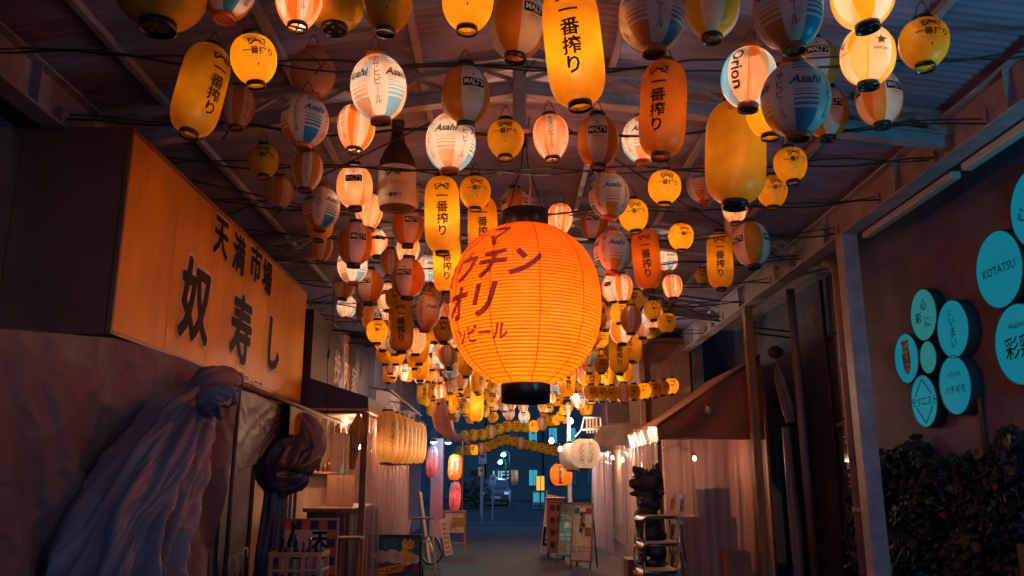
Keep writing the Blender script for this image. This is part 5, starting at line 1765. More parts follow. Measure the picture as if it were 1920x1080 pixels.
m = MB(); m.box((-.13, -.13, .2), (.13, -.11, .23)); m.build('stretcher', wood, t)
t = thing('striped_partition', 'low grey partition of upright slats behind the rolled navy tarpaulin', 'partition', (at(527, 930, 10.6).x, 10.6, 0))
for k in range(6):
    m = MB(); m.box((-.15 + k * .05, -.012, .05), (-.108 + k * .05, .012, 1.62), bev=.003); m.build('slat', grey_al, t)
m = MB(); m.box((-.16, .013, 1.45), (.16, .03, 1.52)); m.build('rail', wood, t)
m = MB(); m.box((.16, -.02, 0), (.2, .02, 1.66)); m.build('post', coral if False else wood, t)

# ------------------------------------------------------------------ right side: stall with brown canopy
canopy = mat('brown_canopy_canvas', (0.38, 0.135, 0.07), .62, var=.3, scale=2.2, bump=.3, bscale=10)
silver = mat('silver_vinyl', (.20, .165, .175), .3, .1, var=.2, scale=5, bump=.8, bscale=9)
kraft = mat('kraft_board', (.36, .22, .14), .7, var=.3, scale=3)
CY = 12.3
t = thing('canopy_stall', 'market stall with a steep brown canvas canopy and silver valance facing the alley', 'stall', (0, 0, 0))
def fn(u, v):
    x = 2.25 + 1.61 * u
    zt_ = 2.2 + (3.25 - 2.2) * u
    return (x, CY - .02 + .02 * math.sin(v * 5 + u * 9) , zt_ + (2.0 - zt_) * v)
m = MB(); m.grid(fn, 24, 16); m.build('gable_cloth', canopy, t, True)
def fn(u, v):
    return (2.25 + 1.61 * v, CY + 3.6 * u, 2.2 + 1.05 * v - .05 * math.sin(PI * v) - .02 * math.sin(u * 19) * (1 - v))
m = MB(); m.grid(fn, 30, 10); m.build('roof_cloth', canopy, t, True)
def fn(u, v):
    return (2.24 + .03 * math.sin(u * 30 + v * 3), CY - .02 + 3.6 * u, 2.2 - .25 * v)
m = MB(); m.grid(fn, 60, 6); m.build('valance', silver, t, True)
m = MB(); m.tube([(2.25, CY - .03, 2.2), (3.86, CY - .03, 3.25)], .02, 8); m.build('edge_pipe', canopy, t, True)
m = MB(); m.tube([(2.27, CY, 2.0), (3.86, CY, 2.0)], .015, 8); m.build('lower_pipe', grey_al, t, True)
for x, y in ((2.28, CY + .02), (2.28, CY + 3.5)):
    m = MB(); m.box((x - .03, y, 0), (x + .03, y + .06, 2.0), bev=.005); m.build('post', wood, t)
m = MB(); m.box((2.3, CY + 2.6, 0), (3.9, CY + 2.66, 2.3)); m.build('back_wall', warmwall, t)
m = MB(); m.box((3.9, CY + .1, 0), (3.94, CY + 2.59, 3.1)); m.build('side_wall', mat('brown_stall_wall', (.30, .14, .10), .7, var=.3), t)
mesh_v = clear_plastic('net_vinyl', (.62, .42, .36), .62, .3, grid=.036)
curtain([(2.33, CY), (3.0, CY - .03), (3.84, CY)], .05, 1.985, 'net-reinforced clear vinyl curtain closing the end of the brown canopy stall', mt=mesh_v, nf=5, fold=.035, name='net_curtain', seed=9)
curtain([(2.22, CY + .05), (2.2, CY + 1.1)], .05, 1.95, 'clear vinyl curtain on the alley side of the brown canopy stall', nf=5, seed=12)
curtain([(2.2, CY + 1.3), (2.12, CY + 3.4)], .05, 1.95, 'clear vinyl curtain on the alley side below the silver valance', nf=8, seed=13)
curtain([(2.0, 16.0), (1.9, 18.4)], .05, 1.95, 'clear vinyl curtain behind the white round lanterns', nf=8, seed=14)
t = thing('coat_hanger', 'thin wire coat hanger seen through the net vinyl curtain', 'hanger', (2.62, CY + .35, 1.93))
m = MB(); m.tube([(0, 0, .0), (0, 0, .06)], .006, 6); m.tube([(0, 0, 0), (.26, 0, -.14)], .008, 6); m.tube([(0, 0, 0), (-.24, 0, -.10)], .008, 6); m.build('wire', wood, t)
t = thing('dark_cabinet', 'dark low cabinet with an upper box behind the net curtain', 'cabinet', (3.12, CY + .75, 0))
m = MB(); m.box((-.42, -.3, .0), (.36, .4, .86), bev=.02); m.build('body', dark_iron, t)
m = MB(); m.box((-.1, -.25, .862), (.3, .3, 1.28), bev=.02); m.build('upper_box', check_n, t)
for x in (-.4, -.01):
    m = MB(); m.box((x, -.315, .08), (x + .37, -.302, .8), bev=.004); m.build('door', navy, t)
t = thing('cardboard_carton', 'brown cardboard carton stacked by the canopy stall post', 'carton', (3.25, CY - .28, 0))
m = MB(); m.box((-.16, -.14, 0), (.16, .14, .42), bev=.008); m.build('box', kraft, t)
m = MB(); m.box((-.161, -.02, .421), (.161, .02, .423)); m.build('tape', mat('brown_tape', (.25, .12, .06), .3), t)
lamp_t = bare_bulb(Vector((3.15, CY + 1.6, 1.75)), 'bare warm bulb inside the brown canopy stall', 24, grp='bare bulbs strung along the alley')
t = thing('wall_torch', 'small pale lamp fitting on the end cloth of the brown canopy', 'lamp', at(1328, 768, CY - .06))
m = MB(); m.lathe([(.001, -.07), (.04, -.06), (.05, 0), (.03, .05), (.001, .06)], 14); m.build('shade', hmat, t, True)
m = MB(); m.bar((0, .04, .05), (0, .0, .08), .03, .02); m.build('bracket', dark_iron, t)
t = thing('hanging_apron', 'pale cloth bunched on a dark hook beside the recessed wall', 'cloth', (0, 0, 0))
drape([Vector((4.02, 12.0, 3.12)), Vector((4.04, 12.0, 2.95)), Vector((4.1, 11.95, 2.5)), Vector((4.14, 11.95, 2.22))], [.02, .08, .09, .06], .2, 5, 50, 30, .6, 4).build('cloth', vinyl_grey, t, True)
m = MB(); m.lathe([(.02, -.1), (.1, -.05), (.12, .04), (.05, .1)], 14, c=(4.02, 12.02, 3.25)); m.build('hook', dark_iron, t, True)
t = thing('wrapped_pipe', 'vinyl-wrapped downpipe standing at the corner of the canopy stall', 'pipe', (4.05, 12.0, 0))
drape([Vector((.03, 0, 2.15)), Vector((.04, 0, 1.4)), Vector((.06, 0, .7)), Vector((.06, 0, .02))], [.05, .06, .075, .08], .14, 4, 40, 40, .8, 8).build('wrapping', vinyl_grey, t, True)
m = MB(); m.tube([(.25, -.1, .02), (.22, -.1, 4.2)], .06, 12); m.build('pipe', pipem, t, True)
t = thing('wall_conduits', 'pair of dark rods bridging between the roof post and the recessed wall', 'rod', (0, 0, 0))
for dz in (0, -.09):
    m = MB(); m.tube([(3.65, 11.9, 3.62 + dz), (4.3, 12.0, 3.56 + dz)], .014, 8); m.build('rod', dark_iron, t, True)

# shop boards and canvas beyond the canopy
for k, (x0, x1, y0, y1, mm, lab) in enumerate(((1138, 1180, 750, 796, mat('dark_timber', (.10, .045, .03), .55), 'dark timber signboard fixed above the white round lanterns'), (1182, 1226, 744, 797, kraft, 'tan board beside the dark timber signboard'), (1228, 1262, 738, 800, kraft, 'tan board tucked behind the brown canopy edge'))):
    p, q = at(x0, y1, 16.3 + .05 * k), at(x1, y0, 16.3 + .05 * k)
    t = thing('shop_board', lab, 'board', ((p.x + q.x) / 2, 16.3 + .05 * k, p.z), group='boards above the far stalls')
    wd = (q.x - p.x) / 2
    m = MB(); m.box((-wd, -.02, 0), (wd, .02, q.z - p.z), bev=.005); m.build('board', mm, t)
    m = MB(); m.box((-wd, -.028, 0), (wd, -.021, .03)); m.box((-wd, -.028, q.z - p.z - .03), (wd, -.021, q.z - p.z)); m.build('batten', wood, t)
t = thing('canvas_awning', 'tan canvas awning with a translucent side above the second stall', 'awning', (0, 0, 0))
a, b, c, d = at(1128, 797, 16.0), at(1205, 797, 16.0), at(1205, 832, 15.9), at(1100, 840, 15.9)
m = MB(); m.grid(lambda u, v: a.lerp(b, u).lerp(d.lerp(c, u), v) + Vector((0, -.03 * math.sin(u * 12) * v, 0)), 30, 8); m.build('front_cloth', awn_c, t, True)
m = MB(); m.grid(lambda u, v: Vector((a.x + (b.x - a.x) * u, 16.0 + 2.4 * v, a.z + .1 * v)), 10, 6); m.build('roof_cloth', awn_c, t, True)
t = thing('stall_wall', 'brown back wall of the far stalls behind the clear curtains', 'wall', (2.62, 16.0, 0))
m = MB(); m.box((0, 0, 0), (.1, 9.0, 4.3)); m.build('wall', MATS['brown_stall_wall'], t)
m = MB(); m.box((1.1, .1, 0), (1.3, 9.0, 8.5)); m.build('rear_wall', darkwall, t)
m = MB(); m.box((.101, .2, 2.35), (1.05, .3, 4.2)); m.build('end_panel', MATS['brown_stall_wall'], t)
for k in range(4):
    m = MB(); m.box((-.02, .6 + 2.1 * k, .4), (-.001, 1.9 + 2.1 * k, 2.1), bev=.004); m.build('door_panel', kraft if k % 2 else warmwall, t)
t = thing('pipe_frame', 'white painted pipe frame bracket holding a bulb over the white lanterns', 'bracket', (0, 0, 0))
m = MB()
fr = [at(1095, 783, 17.0), at(1126, 783, 17.0), at(1127, 804, 17.0), at(1090, 806, 17.0)]
for p, q in zip(fr, fr[1:] + fr[:1]):
    m2 = MB(); m2.tube([p, q], .018, 6); m2.build('pipe', hmat, t, True)
m2 = MB(); m2.tube([fr[3], at(1078, 820, 17.0)], .014, 6); m2.build('stay', hmat, t, True)
for k in range(4):
    p = at(1100 + k * 6, 785, 17.02)
    m2 = MB(); m2.box((p.x - .02, 17.01, p.z - .3), (p.x + .02, 17.03, p.z)); m2.build('slat', kraft, t)
t = thing('frame_post', 'slim cream post at the alley side of the pipe frame', 'post', (at(1068, 900, 17.2).x, 17.2, 0))
m = MB(); m.box((-.04, -.04, 0), (.04, .04, 2.9), bev=.005); m.build('post', steel, t)
m = MB(); m.box((-.06, -.06, 2.9), (.06, .06, 2.93)); m.build('cap', steel, t)
for px, py, d, pw, r_, lab in ((1080, 747, 14.0, 30, .055, 'brightest bare bulb, hung before the row of yellow lanterns'), (1070, 790, 16.5, 24, .05, 'bare bulb beside the white pipe frame'), (1034, 827, 18.5, 22, .055, 'bare bulb over the far garland, alley side of the white lanterns'), (1051, 843, 18.0, 18, .05, 'bare bulb tucked against the hidden white lantern')):
    bare_bulb(at(px, py, d), lab, pw, (1.0, .70, .45), r_, .35, mat('bulb_glass_bright', (1, .9, .8), .3, emit=(1.0, .78, .52), estr=14))
bare_bulb(Vector((2.35, 16.8, 1.8)), 'bare warm bulb between the second stall curtain and its brown wall', 13)
bare_bulb(Vector((2.45, 19.2, 1.9)), 'farthest bare warm bulb inside the second stall', 13)

# white and orange round lanterns
def print_white(m, k):
    wtext(m, k, 'ナンつば', .092, 22, .02, 0, vertical=True, bold=.02, line=.9)
    wtext(m, k, 'シシンで', .092, -12, -.0, 0, vertical=True, bold=.02, line=.9)
    return [mat('print_bright_red', (.4, .06, .02), .6)]
make_kind('snow', .25, .235, profile(.25, .235, 2.5, 2.0, .42), 26, 40, one, [W_], (black_rim, brown_rim, W_), .03, print_white)
hang('snow', at(1097, 850, 13.1), -5, True, scale=.98, group='round lanterns by the second stall', label='large white round lantern with two columns of red kana', bulb_off=(0, 0, .1))
hang('snow', at(1074, 856, 14.6), 150, False, scale=.98, group='round lanterns by the second stall', label='white round lantern half hidden behind the one with red kana')
def print_yaki(m, k):
    for ring, l_, mi in ((.010, .002, 1), (.003, .0045, 0)):
        for i in range(6):
            dx, dz = ring * math.cos(i * PI / 3), ring * math.sin(i * PI / 3)
            wtext(m, k, 'やきとん', .098, -8 + math.degrees(dx / .22), dz, mi, vertical=True, bold=.01, lift=l_ + .0003 * i, line=.92)
            wtext(m, k, '炎', .10, 34 + math.degrees(dx / .22), .10 + dz, mi, bold=.01, lift=l_ + .0003 * i)
    return [inkp, inkw]
make_kind('yaki', .225, .215, profile(.225, .215, 2.5, 2.0, .45), 24, 36, one, [OR_], (black_rim, black_rim, OR_), .03, print_yaki)
hang('yaki', at(1052, 890, 15.6), 0, True, scale=.96, group='round lanterns by the second stall', label='orange round lantern with bold outlined black kana and a flame character')

# leaning menu boards, rack and banner
teal_print = mat('teal_menu_print', (.08, .32, .40), .4, var=.5, scale=7)
cream_print = mat('cream_menu_print', (.62, .56, .46), .45, var=.35, scale=9)
def lean_board(px, py, d, wd, hg, rz, lab, kind_):
    p = at(px, py, d)
    t = thing('leaning_menu', lab, 'sign', (p.x, d, 0), rz=rz, group='menu boards leaning in front of the second stall')
    M = Matrix.Translation((0, 0, .12)) @ Matrix.Rotation(math.radians(-14), 4, 'X')
    m = MB()
    for lo, hi in (((-wd / 2, -.015, 0), (wd / 2, .015, .025)), ((-wd / 2, -.015, hg - .025), (wd / 2, .015, hg)), ((-wd / 2, -.015, .025), (-wd / 2 + .02, .015, hg - .025)), ((wd / 2 - .02, -.015, .025), (wd / 2, .015, hg - .025))):
        m.box(lo, hi, M=M)
    m.build('frame', navy if kind_ == 0 else wood, t)
    m = MB(); m.box((-wd / 2 + .021, -.004, .026), (wd / 2 - .021, .006, hg - .026), M=M); m.build('board', teal_print if kind_ == 0 else cream_print, t)
    mt_ = MB(); r_ = random.Random(int(px))
    def tx(s_, sz, x, z, mi=0, **kw):
        vs, fs = text_shape(s_, **kw)
        mt_.add([M @ Vector((x + a_ * sz, -.0065, z + b_ * sz)) for a_, b_ in vs], fs, mi)
    if kind_ == 0:
        tx('飲み放題', .09, 0, hg * .72, 0, bold=.03); tx('宴会', .10, 0, hg * .58, 0, bold=.03)
        tx('お一人3000円', .055, 0, hg * .40, 0, bold=.02); tx('ビール付き', .06, 0, hg * .32, 0, bold=.02)
        for k in range(4): tx('刺身盛合せ', .035, .06, hg * .22 - k * .045, 0)
    else:
        tx('旬の海鮮', .10, 0, hg * .66, 1, vertical=True, bold=.03, line=.9)
        for k in range(4): tx('本日入荷', .035, -.08 + .16 * (k % 2), hg * .24 - .06 * (k // 2), 1)
    mt_.build('lettering', [letw, ink], t)
    for k, (dx, dz, ww, hh_) in enumerate(((-.11, .16, .12, .12), (.1, .86, .11, .1), (-.1, .86, .1, .1), (.1, .5, .1, .14))):
        if kind_ == 0 and k == 3: continue
        m = MB(); m.box((dx - ww / 2, -.0056, dz * hg - hh_ / 2), (dx + ww / 2, -.0042, dz * hg + hh_ / 2), M=M); m.build('photo', [MATS['food_photo'], white_dump, MATS['plum_print'], MATS['teal_print']][(k + kind_) % 4], t)
    for sx in (-wd / 2 + .02, wd / 2 - .02):
        m = MB(); m.bar(M @ Vector((sx, .02, hg * .9)), (sx * 1.1, .75 * hg * .55, 0), .018, .018); m.build('back_leg', black_rim, t)
        m = MB(); m.bar(M @ Vector((sx, 0, .0)), (sx, -.03, 0), .02, .02); m.build('foot', black_rim, t)
lean_board(1064, 1000, 14.6, .42, .92, math.radians(-24), 'blue framed menu board with white print, leaning behind the cream one', 0)
lean_board(1088, 1010, 13.7, .36, .94, math.radians(-20), 'wood framed menu board with photographs, leaning in front of the blue one', 1)
p = at(1042, 1000, 15.6)
t = thing('menu_rack', 'tall reddish timber menu rack with small dark slots behind the leaning boards', 'rack', (p.x, 15.6, 0))
zt = at(1042, 936, 15.6).z
rackw = mat('red_timber', (.30, .09, .05), .5, var=.3, scale=5)
m = MB(); m.box((-.16, -.02, .1), (.16, .16, zt), bev=.01); m.build('body', rackw, t)
m = MB(); m.box((-.18, -.04, zt), (.18, .18, zt + .03), bev=.006); m.build('top', rackw, t)
for k in range(4):
    for sx in (-.06, .06):
        m = MB(); m.box((sx - .04, -.026, zt - .2 - .22 * k), (sx + .04, -.021, zt - .1 - .22 * k)); m.build('slot', black_rim, t)
for sx in (-.14, .14):
    m = MB(); m.box((sx - .02, 0, 0), (sx + .02, .14, .1)); m.build('foot', black_rim, t)
p = at(1024, 985, 16.6)
t = thing('standing_banner', 'narrow upright banner with pale and dark print leaning by the timber menu rack', 'banner', (p.x, 16.6, 0), rz=-.5)
M = Matrix.Rotation(math.radians(7), 4, 'Y')
m = MB(); m.box((-.11, -.004, .15), (.11, .004, 1.12), M=M); m.build('cloth', cream_print, t)
m = MB(); m.box((-.11, -.006, .15), (.11, -.0045, .5), M=M); m.build('lower_print', ink, t)
m = MB(); m.tube([M @ Vector((-.12, 0, 0)), M @ Vector((-.12, 0, 1.2))], .008, 6); m.build('pole', hmat, t)
m = MB()
for s_, zz, mi in (('生酒', .98, 0), ('地魚', .72, 0), ('営業中', .33, 1)):
    vs, fs = text_shape(s_, vertical=True, bold=.02)
    m.add([M @ Vector((x * .12, -.008, zz + y_ * .11)) for x, y_ in vs], fs, mi)
m.build('lettering', [ink, letw], t)
p = at(1165, 905, 13.4)
t = thing('kraft_sheet', 'sheet of brown wrapping paper hung behind the clear curtain near the canopy valance', 'notice', (2.34, 13.1, at(1165, 905, 13.1).z))
m = MB(); m.box((-.004, -.35, -.35), (.004, .3, .35), bev=.002); m.build('sheet', notice, t)
m = MB(); m.box((-.008, -.36, .35), (.008, .31, .365)); m.build('rod', wood, t)
t = thing('wooden_easel', 'timber folding easel standing behind the clear curtain next to the statue', 'easel', (2.05, 12.2, 0))
for sx in (-.16, .16):
    m = MB(); m.bar((sx * .3, 0, 1.05), (sx, -.12, 0), .035, .02); m.build('leg', wood, t)
m = MB(); m.bar((0, .02, 1.05), (0, .35, 0), .035, .02); m.build('back_leg', wood, t)
m = MB(); m.box((-.12, -.09, .42), (.12, -.06, .45)); m.build('cross_bar', wood, t)
t = thing('low_timber_box', 'low timber box on the floor under the wooden easel', 'box', (1.86, 11.6, 0))
m = MB(); m.box((-.24, -.2, 0), (.24, .2, .34), bev=.01); m.build('body', rackw, t)
m = MB(); m.box((-.25, -.21, .341), (.25, .21, .365), bev=.005); m.build('lid', wood, t)

# guardian lion-dog statue
px_ = 11.2 / 1523
bm = bmesh.new()
def blob(x, y, z, r, sx=1, sy=1, sz=1):
    M = Matrix.Translation((x, y, z)) @ Matrix.Diagonal((r * sx, r * sy, r * sz, 1))
    bmesh.ops.create_icosphere(bm, subdivisions=3, radius=1, matrix=M)
rs = random.Random(2)
Zp = lambda py: (1050 - py) * px_ + .30
Xp = lambda px: (px - 1215) * px_
blob(Xp(1214), 0, Zp(907), .15, 1, .95, 1)
blob(Xp(1196), 0, Zp(908), .085, 1.1, 1.1, .8)
blob(Xp(1189), 0, Zp(903), .045, 1, 1.3, .9)
blob(Xp(1194), 0, Zp(924), .07, 1.1, 1.0, .55)
blob(Xp(1199), .06, Zp(893), .045); blob(Xp(1199), -.06, Zp(893), .045)
for sy in (-1, 1):
    blob(Xp(1234), sy * .09, Zp(880), .05, .8, .7, 1.6)
for k in range(46):
    a = rs.uniform(-.5, 2.9); b = rs.uniform(-1, 1)
    x = Xp(1222) + .15 * math.sin(a) * .9; z = Zp(910) + .17 * math.cos(a) - (.0 if a < 1.6 else .10 * (a - 1.6))
    blob(x, b * .13, z, rs.uniform(.038, .058))
for k in range(16):
    blob(Xp(rs.uniform(1203, 1236)), rs.uniform(-.12, .12), Zp(rs.uniform(930, 958)), rs.uniform(.035, .055), 1, 1, 1.3)
blob(Xp(1202), 0, Zp(884), .06, 1.5, 1, .9); blob(Xp(1195), 0, Zp(879), .035)
blob(Xp(1216), 0, Zp(938), .15, 1, 1, 1.1); blob(Xp(1224), 0, Zp(905), .16, .8, 1, 1.05)
blob(Xp(1213), 0, Zp(968), .16, 1.05, 1.1, 1.25)
blob(Xp(1220), 0, Zp(996), .15, 1.0, 1.1, 1.25)
blob(Xp(1226), 0, Zp(1018), .14, 1.1, 1.15, 1.0)
for sy in (-.085, .085):
    for k in range(9):
        u = k / 8
        blob(Xp(1205 - 2 * u), sy, Zp(980 + 64 * u), .065 - .02 * u)
    blob(Xp(1199), sy, Zp(1044), .055, 1.4, 1, .7)
    blob(Xp(1230), sy * 1.4, Zp(1026), .10, 1.1, .8, 1.1)
    blob(Xp(1222), sy * 1.5, Zp(1044), .055, 1.5, 1, .7)
for k in range(8):
    blob(Xp(1240 + 3 * math.sin(k)), .03 * math.sin(k * 2), Zp(1010 - k * 6), .05 - .003 * k)
me = bpy.data.meshes.new('statue_raw'); bm.to_mesh(me); bm.free()
tmp = bpy.data.objects.new('statue_raw', me); COL.objects.link(tmp)
rm = tmp.modifiers.new('join', 'REMESH'); rm.mode = 'VOXEL'; rm.voxel_size = .013; rm.use_smooth_shade = True
bpy.context.view_layer.update()
me2 = bpy.data.meshes.new_from_object(tmp.evaluated_get(bpy.context.evaluated_depsgraph_get()))
bpy.data.objects.remove(tmp)
bronze = mat('dark_bronze', (.05, .045, .06), .5, .1, var=.4, scale=9, bump=.3, bscale=40)
me2.materials.clear(); me2.materials.append(bronze)
for p_ in me2.polygons: p_.use_smooth = True
t = thing('guardian_statue', 'dark guardian lion-dog statue with curled mane sitting upright on a plinth', 'statue', (at(1215, 1000, 11.2).x, 11.2, 0))
link('figure', me2, t)
m = MB(); m.box((-.2, -.2, 0), (.2, .2, .285), bev=.012); m.build('plinth', MATS['dark_timber'], t)
m = MB()
for sy in (-.055, .055):
    m.lathe([(.0, .017), (.012, .012), (.017, 0), (.012, -.012), (.0, -.017)], 10, c=(Xp(1196) - .022, sy, Zp(895)))
m.build('eye', mat('statue_eye', (.4, .3, .2), .3), t, True)

# stacked chairs with plywood seats
ply = mat('plywood_seat', (.46, .22, .09), .38, var=.3, scale=5, stretch=(1, 8, 1))
chrome = mat('chrome_tube', (.5, .47, .48), .25, .9)
def chair(x, y, z, lab):
    t = thing('stacked_chair', lab, 'chair', (x, y, z), rz=.12, group='plywood chairs stacked by the statue')
    s_ = .46
    def fn(u, v):       # seat curls down at the front (-X) and rises at the rear (+X)
        a = -.20 + .40 * u
        zz = s_ + (-.035 * max(0, (.18 - u) / .18) ** 2) + .02 * max(0, (u - .75) / .25) ** 2 - .008 * math.sin(PI * v)
        return (a, (v - .5) * .38 * (1 - .1 * abs(u - .5)), zz)
    m = MB(); m.grid(fn, 16, 8); m.grid(lambda u, v: Vector(fn(1 - u, v)) - Vector((0, 0, .014)), 16, 8); m.build('seat', ply, t, True)
    def fn(u, v):
        yy = (u - .5) * .36
        return (.225 + .035 * v - .05 * (1 - (2 * u - 1) ** 2) * -.4, yy, s_ + .045 + .17 * v)
    m = MB(); m.grid(fn, 10, 6); m.grid(lambda u, v: Vector(fn(1 - u, v)) + Vector((.013, 0, 0)), 10, 6); m.build('backrest', ply, t, True)
    for sy in (-1, 1):
        m = MB(); m.tube([(-.17, sy * .165, s_ - .02), (-.2, sy * .19, .0)], .010, 8); m.build('leg', chrome, t, True)
        m = MB(); m.tube([(.245, sy * .15, s_ + .18), (.20, sy * .165, s_ - .02), (.25, sy * .19, .0)], .010, 8); m.build('leg', chrome, t, True)
        m = MB(); m.tube([(-.17, sy * .165, s_ - .022), (.20, sy * .165, s_ - .022)], .009, 8); m.build('side_rail', chrome, t, True)
    for xx, zz in ((-.185, .22), (-.195, .09)):
        m = MB(); m.tube([(xx, -.178, zz), (xx, .178, zz)], .007, 6); m.build('stretcher', chrome, t, True)
    return t
cx = at(1228, 1000, 9.0).x
for k, lab in enumerate(('lowest plywood chair of the stack next to the lion-dog statue', 'middle plywood chair in the stack next to the lion-dog statue', 'topmost plywood chair of the stack next to the lion-dog statue')):
    chair(cx + .012 * k, 9.05, .02 + .275 * k, lab)

# ------------------------------------------------------------------ beyond the alley: the street at night
bwall = mat('street_wall', (.03, .06, .065), .7, var=.3, scale=.6)
bwall2 = mat('street_wall_dark', (.03, .045, .055), .7, var=.3, scale=.6)
litw = mat('lit_window_teal', (.1, .3, .32), .3, emit=(.03, .34, .40), estr=.3)
darkw = mat('dark_window', (.01, .015, .02), .1, spec=.8)
def building(x0, x1, y, hgt, wm, lab, lit, seed):
    t = thing('street_building', lab, 'building', (x0, y, 0))
    W = x1 - x0
    m = MB(); m.box((0, 0, 0), (W, 8, hgt), bev=.03); m.build('wall', wm, t)
    r_ = random.Random(seed)
    nx = max(2, int(W / 1.25))
    for f_ in range(int(hgt / 3)):
        for i in range(nx):
            xx = W * (i + .5) / nx; zz = 1.0 + 3 * f_
            m = MB(); m.box((xx - .33, -.05, zz - .03), (xx + .33, -.001, zz + 1.15), bev=.01); fr_ = m.build('window', bwall2 if wm is bwall else bwall, t)
            m = MB(); m.box((xx - .29, -.06, zz + .02), (xx + .29, -.051, zz + 1.1)); m.build('pane', litw if (f_, i) in lit else darkw, fr_)
            m = MB(); m.box((xx - .012, -.068, zz + .02), (xx + .012, -.061, zz + 1.1)); m.build('mullion', bwall2, fr_)
    m = MB(); m.box((-.1, -.15, hgt), (W + .1, 8.1, hgt + .25)); m.build('roof', bwall2, t)
    return t
building(-7.5, -1.6, 60.3, 9.3, bwall, 'grey-teal street building across the road at the alley end', set(), 1)
building(-1.5, 2.6, 60.4, 12.3, bwall2, 'dark street building with two lit teal windows one above the other', {(0, 2), (1, 2)}, 2)
building(2.7, 9.5, 60.3, 9.2, bwall, 'pale teal street building behind the lit kiosk', {(1, 0), (1, 1)}, 3)
building(-15, -7.6, 60.3, 12.2, bwall2, 'tall dark street building hidden beyond the hedge side of the road', set(), 4)
building(9.6, 18, 60.3, 12.2, bwall2, 'tall dark street building beyond the far stalls', set(), 5)
p = at(940, 890, 58.0)
t = thing('shop_letters', 'pale capital letters mounted over a shop across the road', 'sign', (p.x, 60.2, p.z))
m = MB(); flat_text(m, 'LIFE', .75, (0, -.02, 0), (1, 0, 0), (0, 0, 1), bold=.02); m.build('lettering', mat('pale_sign_letter', (.5, .55, .55), .4, emit=(.2, .3, .32), estr=.4), t)
m = MB(); m.box((-1.0, .0, -.06), (1.0, .06, -.02)); m.build('rail', dark_iron, t)
# parked car
paint = mat('dark_car_paint', (.03, .045, .06), .25, .3, coat=.6)
glassd = MATS['dark_glass']
t = thing('parked_car', 'dark compact car parked facing the alley across the street', 'car', (at(930, 920, 47).x, 46.5, 0))
m = MB()
sec = [(-.1, .28, .55), (.0, .25, .75), (.75, .25, .92), (1.25, .25, .98), (1.9, .25, 1.0), (3.4, .25, 1.0), (3.6, .28, .9)]
prof_ = [(0, .25), (0, .62), (.08, .78), (.85, .93), (1.35, 1.42), (2.7, 1.48), (3.45, 1.05), (3.6, .95), (3.65, .3)]
vs = [(sx * .80 * (1 if z < 1.0 else .84), y, z) for sx in (-1, 1) for y, z in prof_]
n_ = len(prof_)
m.add(vs, [tuple(range(n_)), tuple(range(2 * n_ - 1, n_ - 1, -1))] + [(i, (i + 1) % n_, n_ + (i + 1) % n_, n_ + i) for i in range(n_)])
o = m.build('body', paint, t)
bv = o.modifiers.new('soft', 'BEVEL'); bv.width = .07; bv.segments = 2; bv.limit_method = 'ANGLE'
m = MB(); m.add([(-.64, .86, .96), (.64, .86, .96), (.58, 1.31, 1.38), (-.58, 1.31, 1.38)], [(0, 1, 2, 3)]); o = m.build('windscreen', glassd, t); o.location = (0, -.02, .012)
for sx in (-1, 1):
    m = MB(); m.box((sx * .6 - .14, -.03, .62), (sx * .6 + .14, .02, .76), bev=.015); m.build('headlight', mat('headlamp_glass', (.5, .6, .62), .15, emit=(.3, .5, .52), estr=.25), t)
    for y in (.65, 2.95):
        m = MB(); m.lathe([(.05, -.09), (.28, -.09), (.3, -.05), (.3, .05), (.28, .09), (.05, .09)], 18, cap0=True, cap1=True); wv = m.build('wheel', black_rim, t, True); wv.rotation_euler = (0, PI / 2, 0); wv.location = (sx * .72, y, .3)
    m = MB(); m.box((sx * .82 - .1 * (sx < 0), 1.15, .98), (sx * .82 + .1 * (sx > 0), 1.25, 1.1), bev=.02); m.build('mirror', paint, t)
m = MB(); m.box((-.25, -.02, .40), (.25, -.004, .52)); m.build('number_plate', mat('plate_white', (.5, .55, .5), .5), t)
m = MB(); m.box((-.5, -.015, .55), (.5, -.004, .6)); m.build('grille', black_rim, t)
t = thing('warning_lamp', 'small orange lamp glowing on a post behind the parked car', 'light', (at(941, 908, 50).x, 50, 0))
zl = at(941, 908, 50).z
m = MB(); m.tube([(0, 0, 0), (0, 0, zl - .08)], .03, 8); m.build('post', dark_iron, t)
m = MB(); m.lathe([(.0, -.08), (.12, -.05), (.14, .03), (.0, .1)], 12); o = m.build('lens', mat('amber_lens', (.8, .25, .08), .3, emit=(1, .25, .08), estr=1.6), t, True); o.location = (0, 0, zl)
# road signs
bluep = mat('blue_sign_print', (.03, .15, .4), .4)
signw = mat('sign_white', (.5, .55, .6), .5)
def road_sign(px, py, d, w_, h_, col, lab, extra=None):
    p = at(px, py, d)
    t = thing('road_sign', lab, 'sign', (p.x, d, 0), group='road signs at the alley mouth')
    m = MB(); m.tube([(0, .04, 0), (0, .04, p.z + h_ / 2)], .03, 8); m.build('post', grey_al, t)
    m = MB(); m.box((-w_ / 2, -.01, p.z - h_ / 2), (w_ / 2, .01, p.z + h_ / 2), bev=.004); m.build('plate', col, t)
    if extra:
        m = MB(); m.add([(w_ * .32 * math.cos(a), -.013, p.z + h_ * .12 + w_ * .32 * math.sin(a)) for a in [2 * PI * k / 20 for k in range(20)]], [tuple(range(20))]); m.build('symbol', extra, t)
        m = MB(); flat_text(m, '進入', h_ * .2, (0, -.0135, p.z - h_ * .32), (1, 0, 0), (0, 0, 1), bold=.01); m.build('lettering', ink, t)
road_sign(924, 900, 30, .22, .36, signw, 'white road sign plate with a blue disc symbol', bluep)
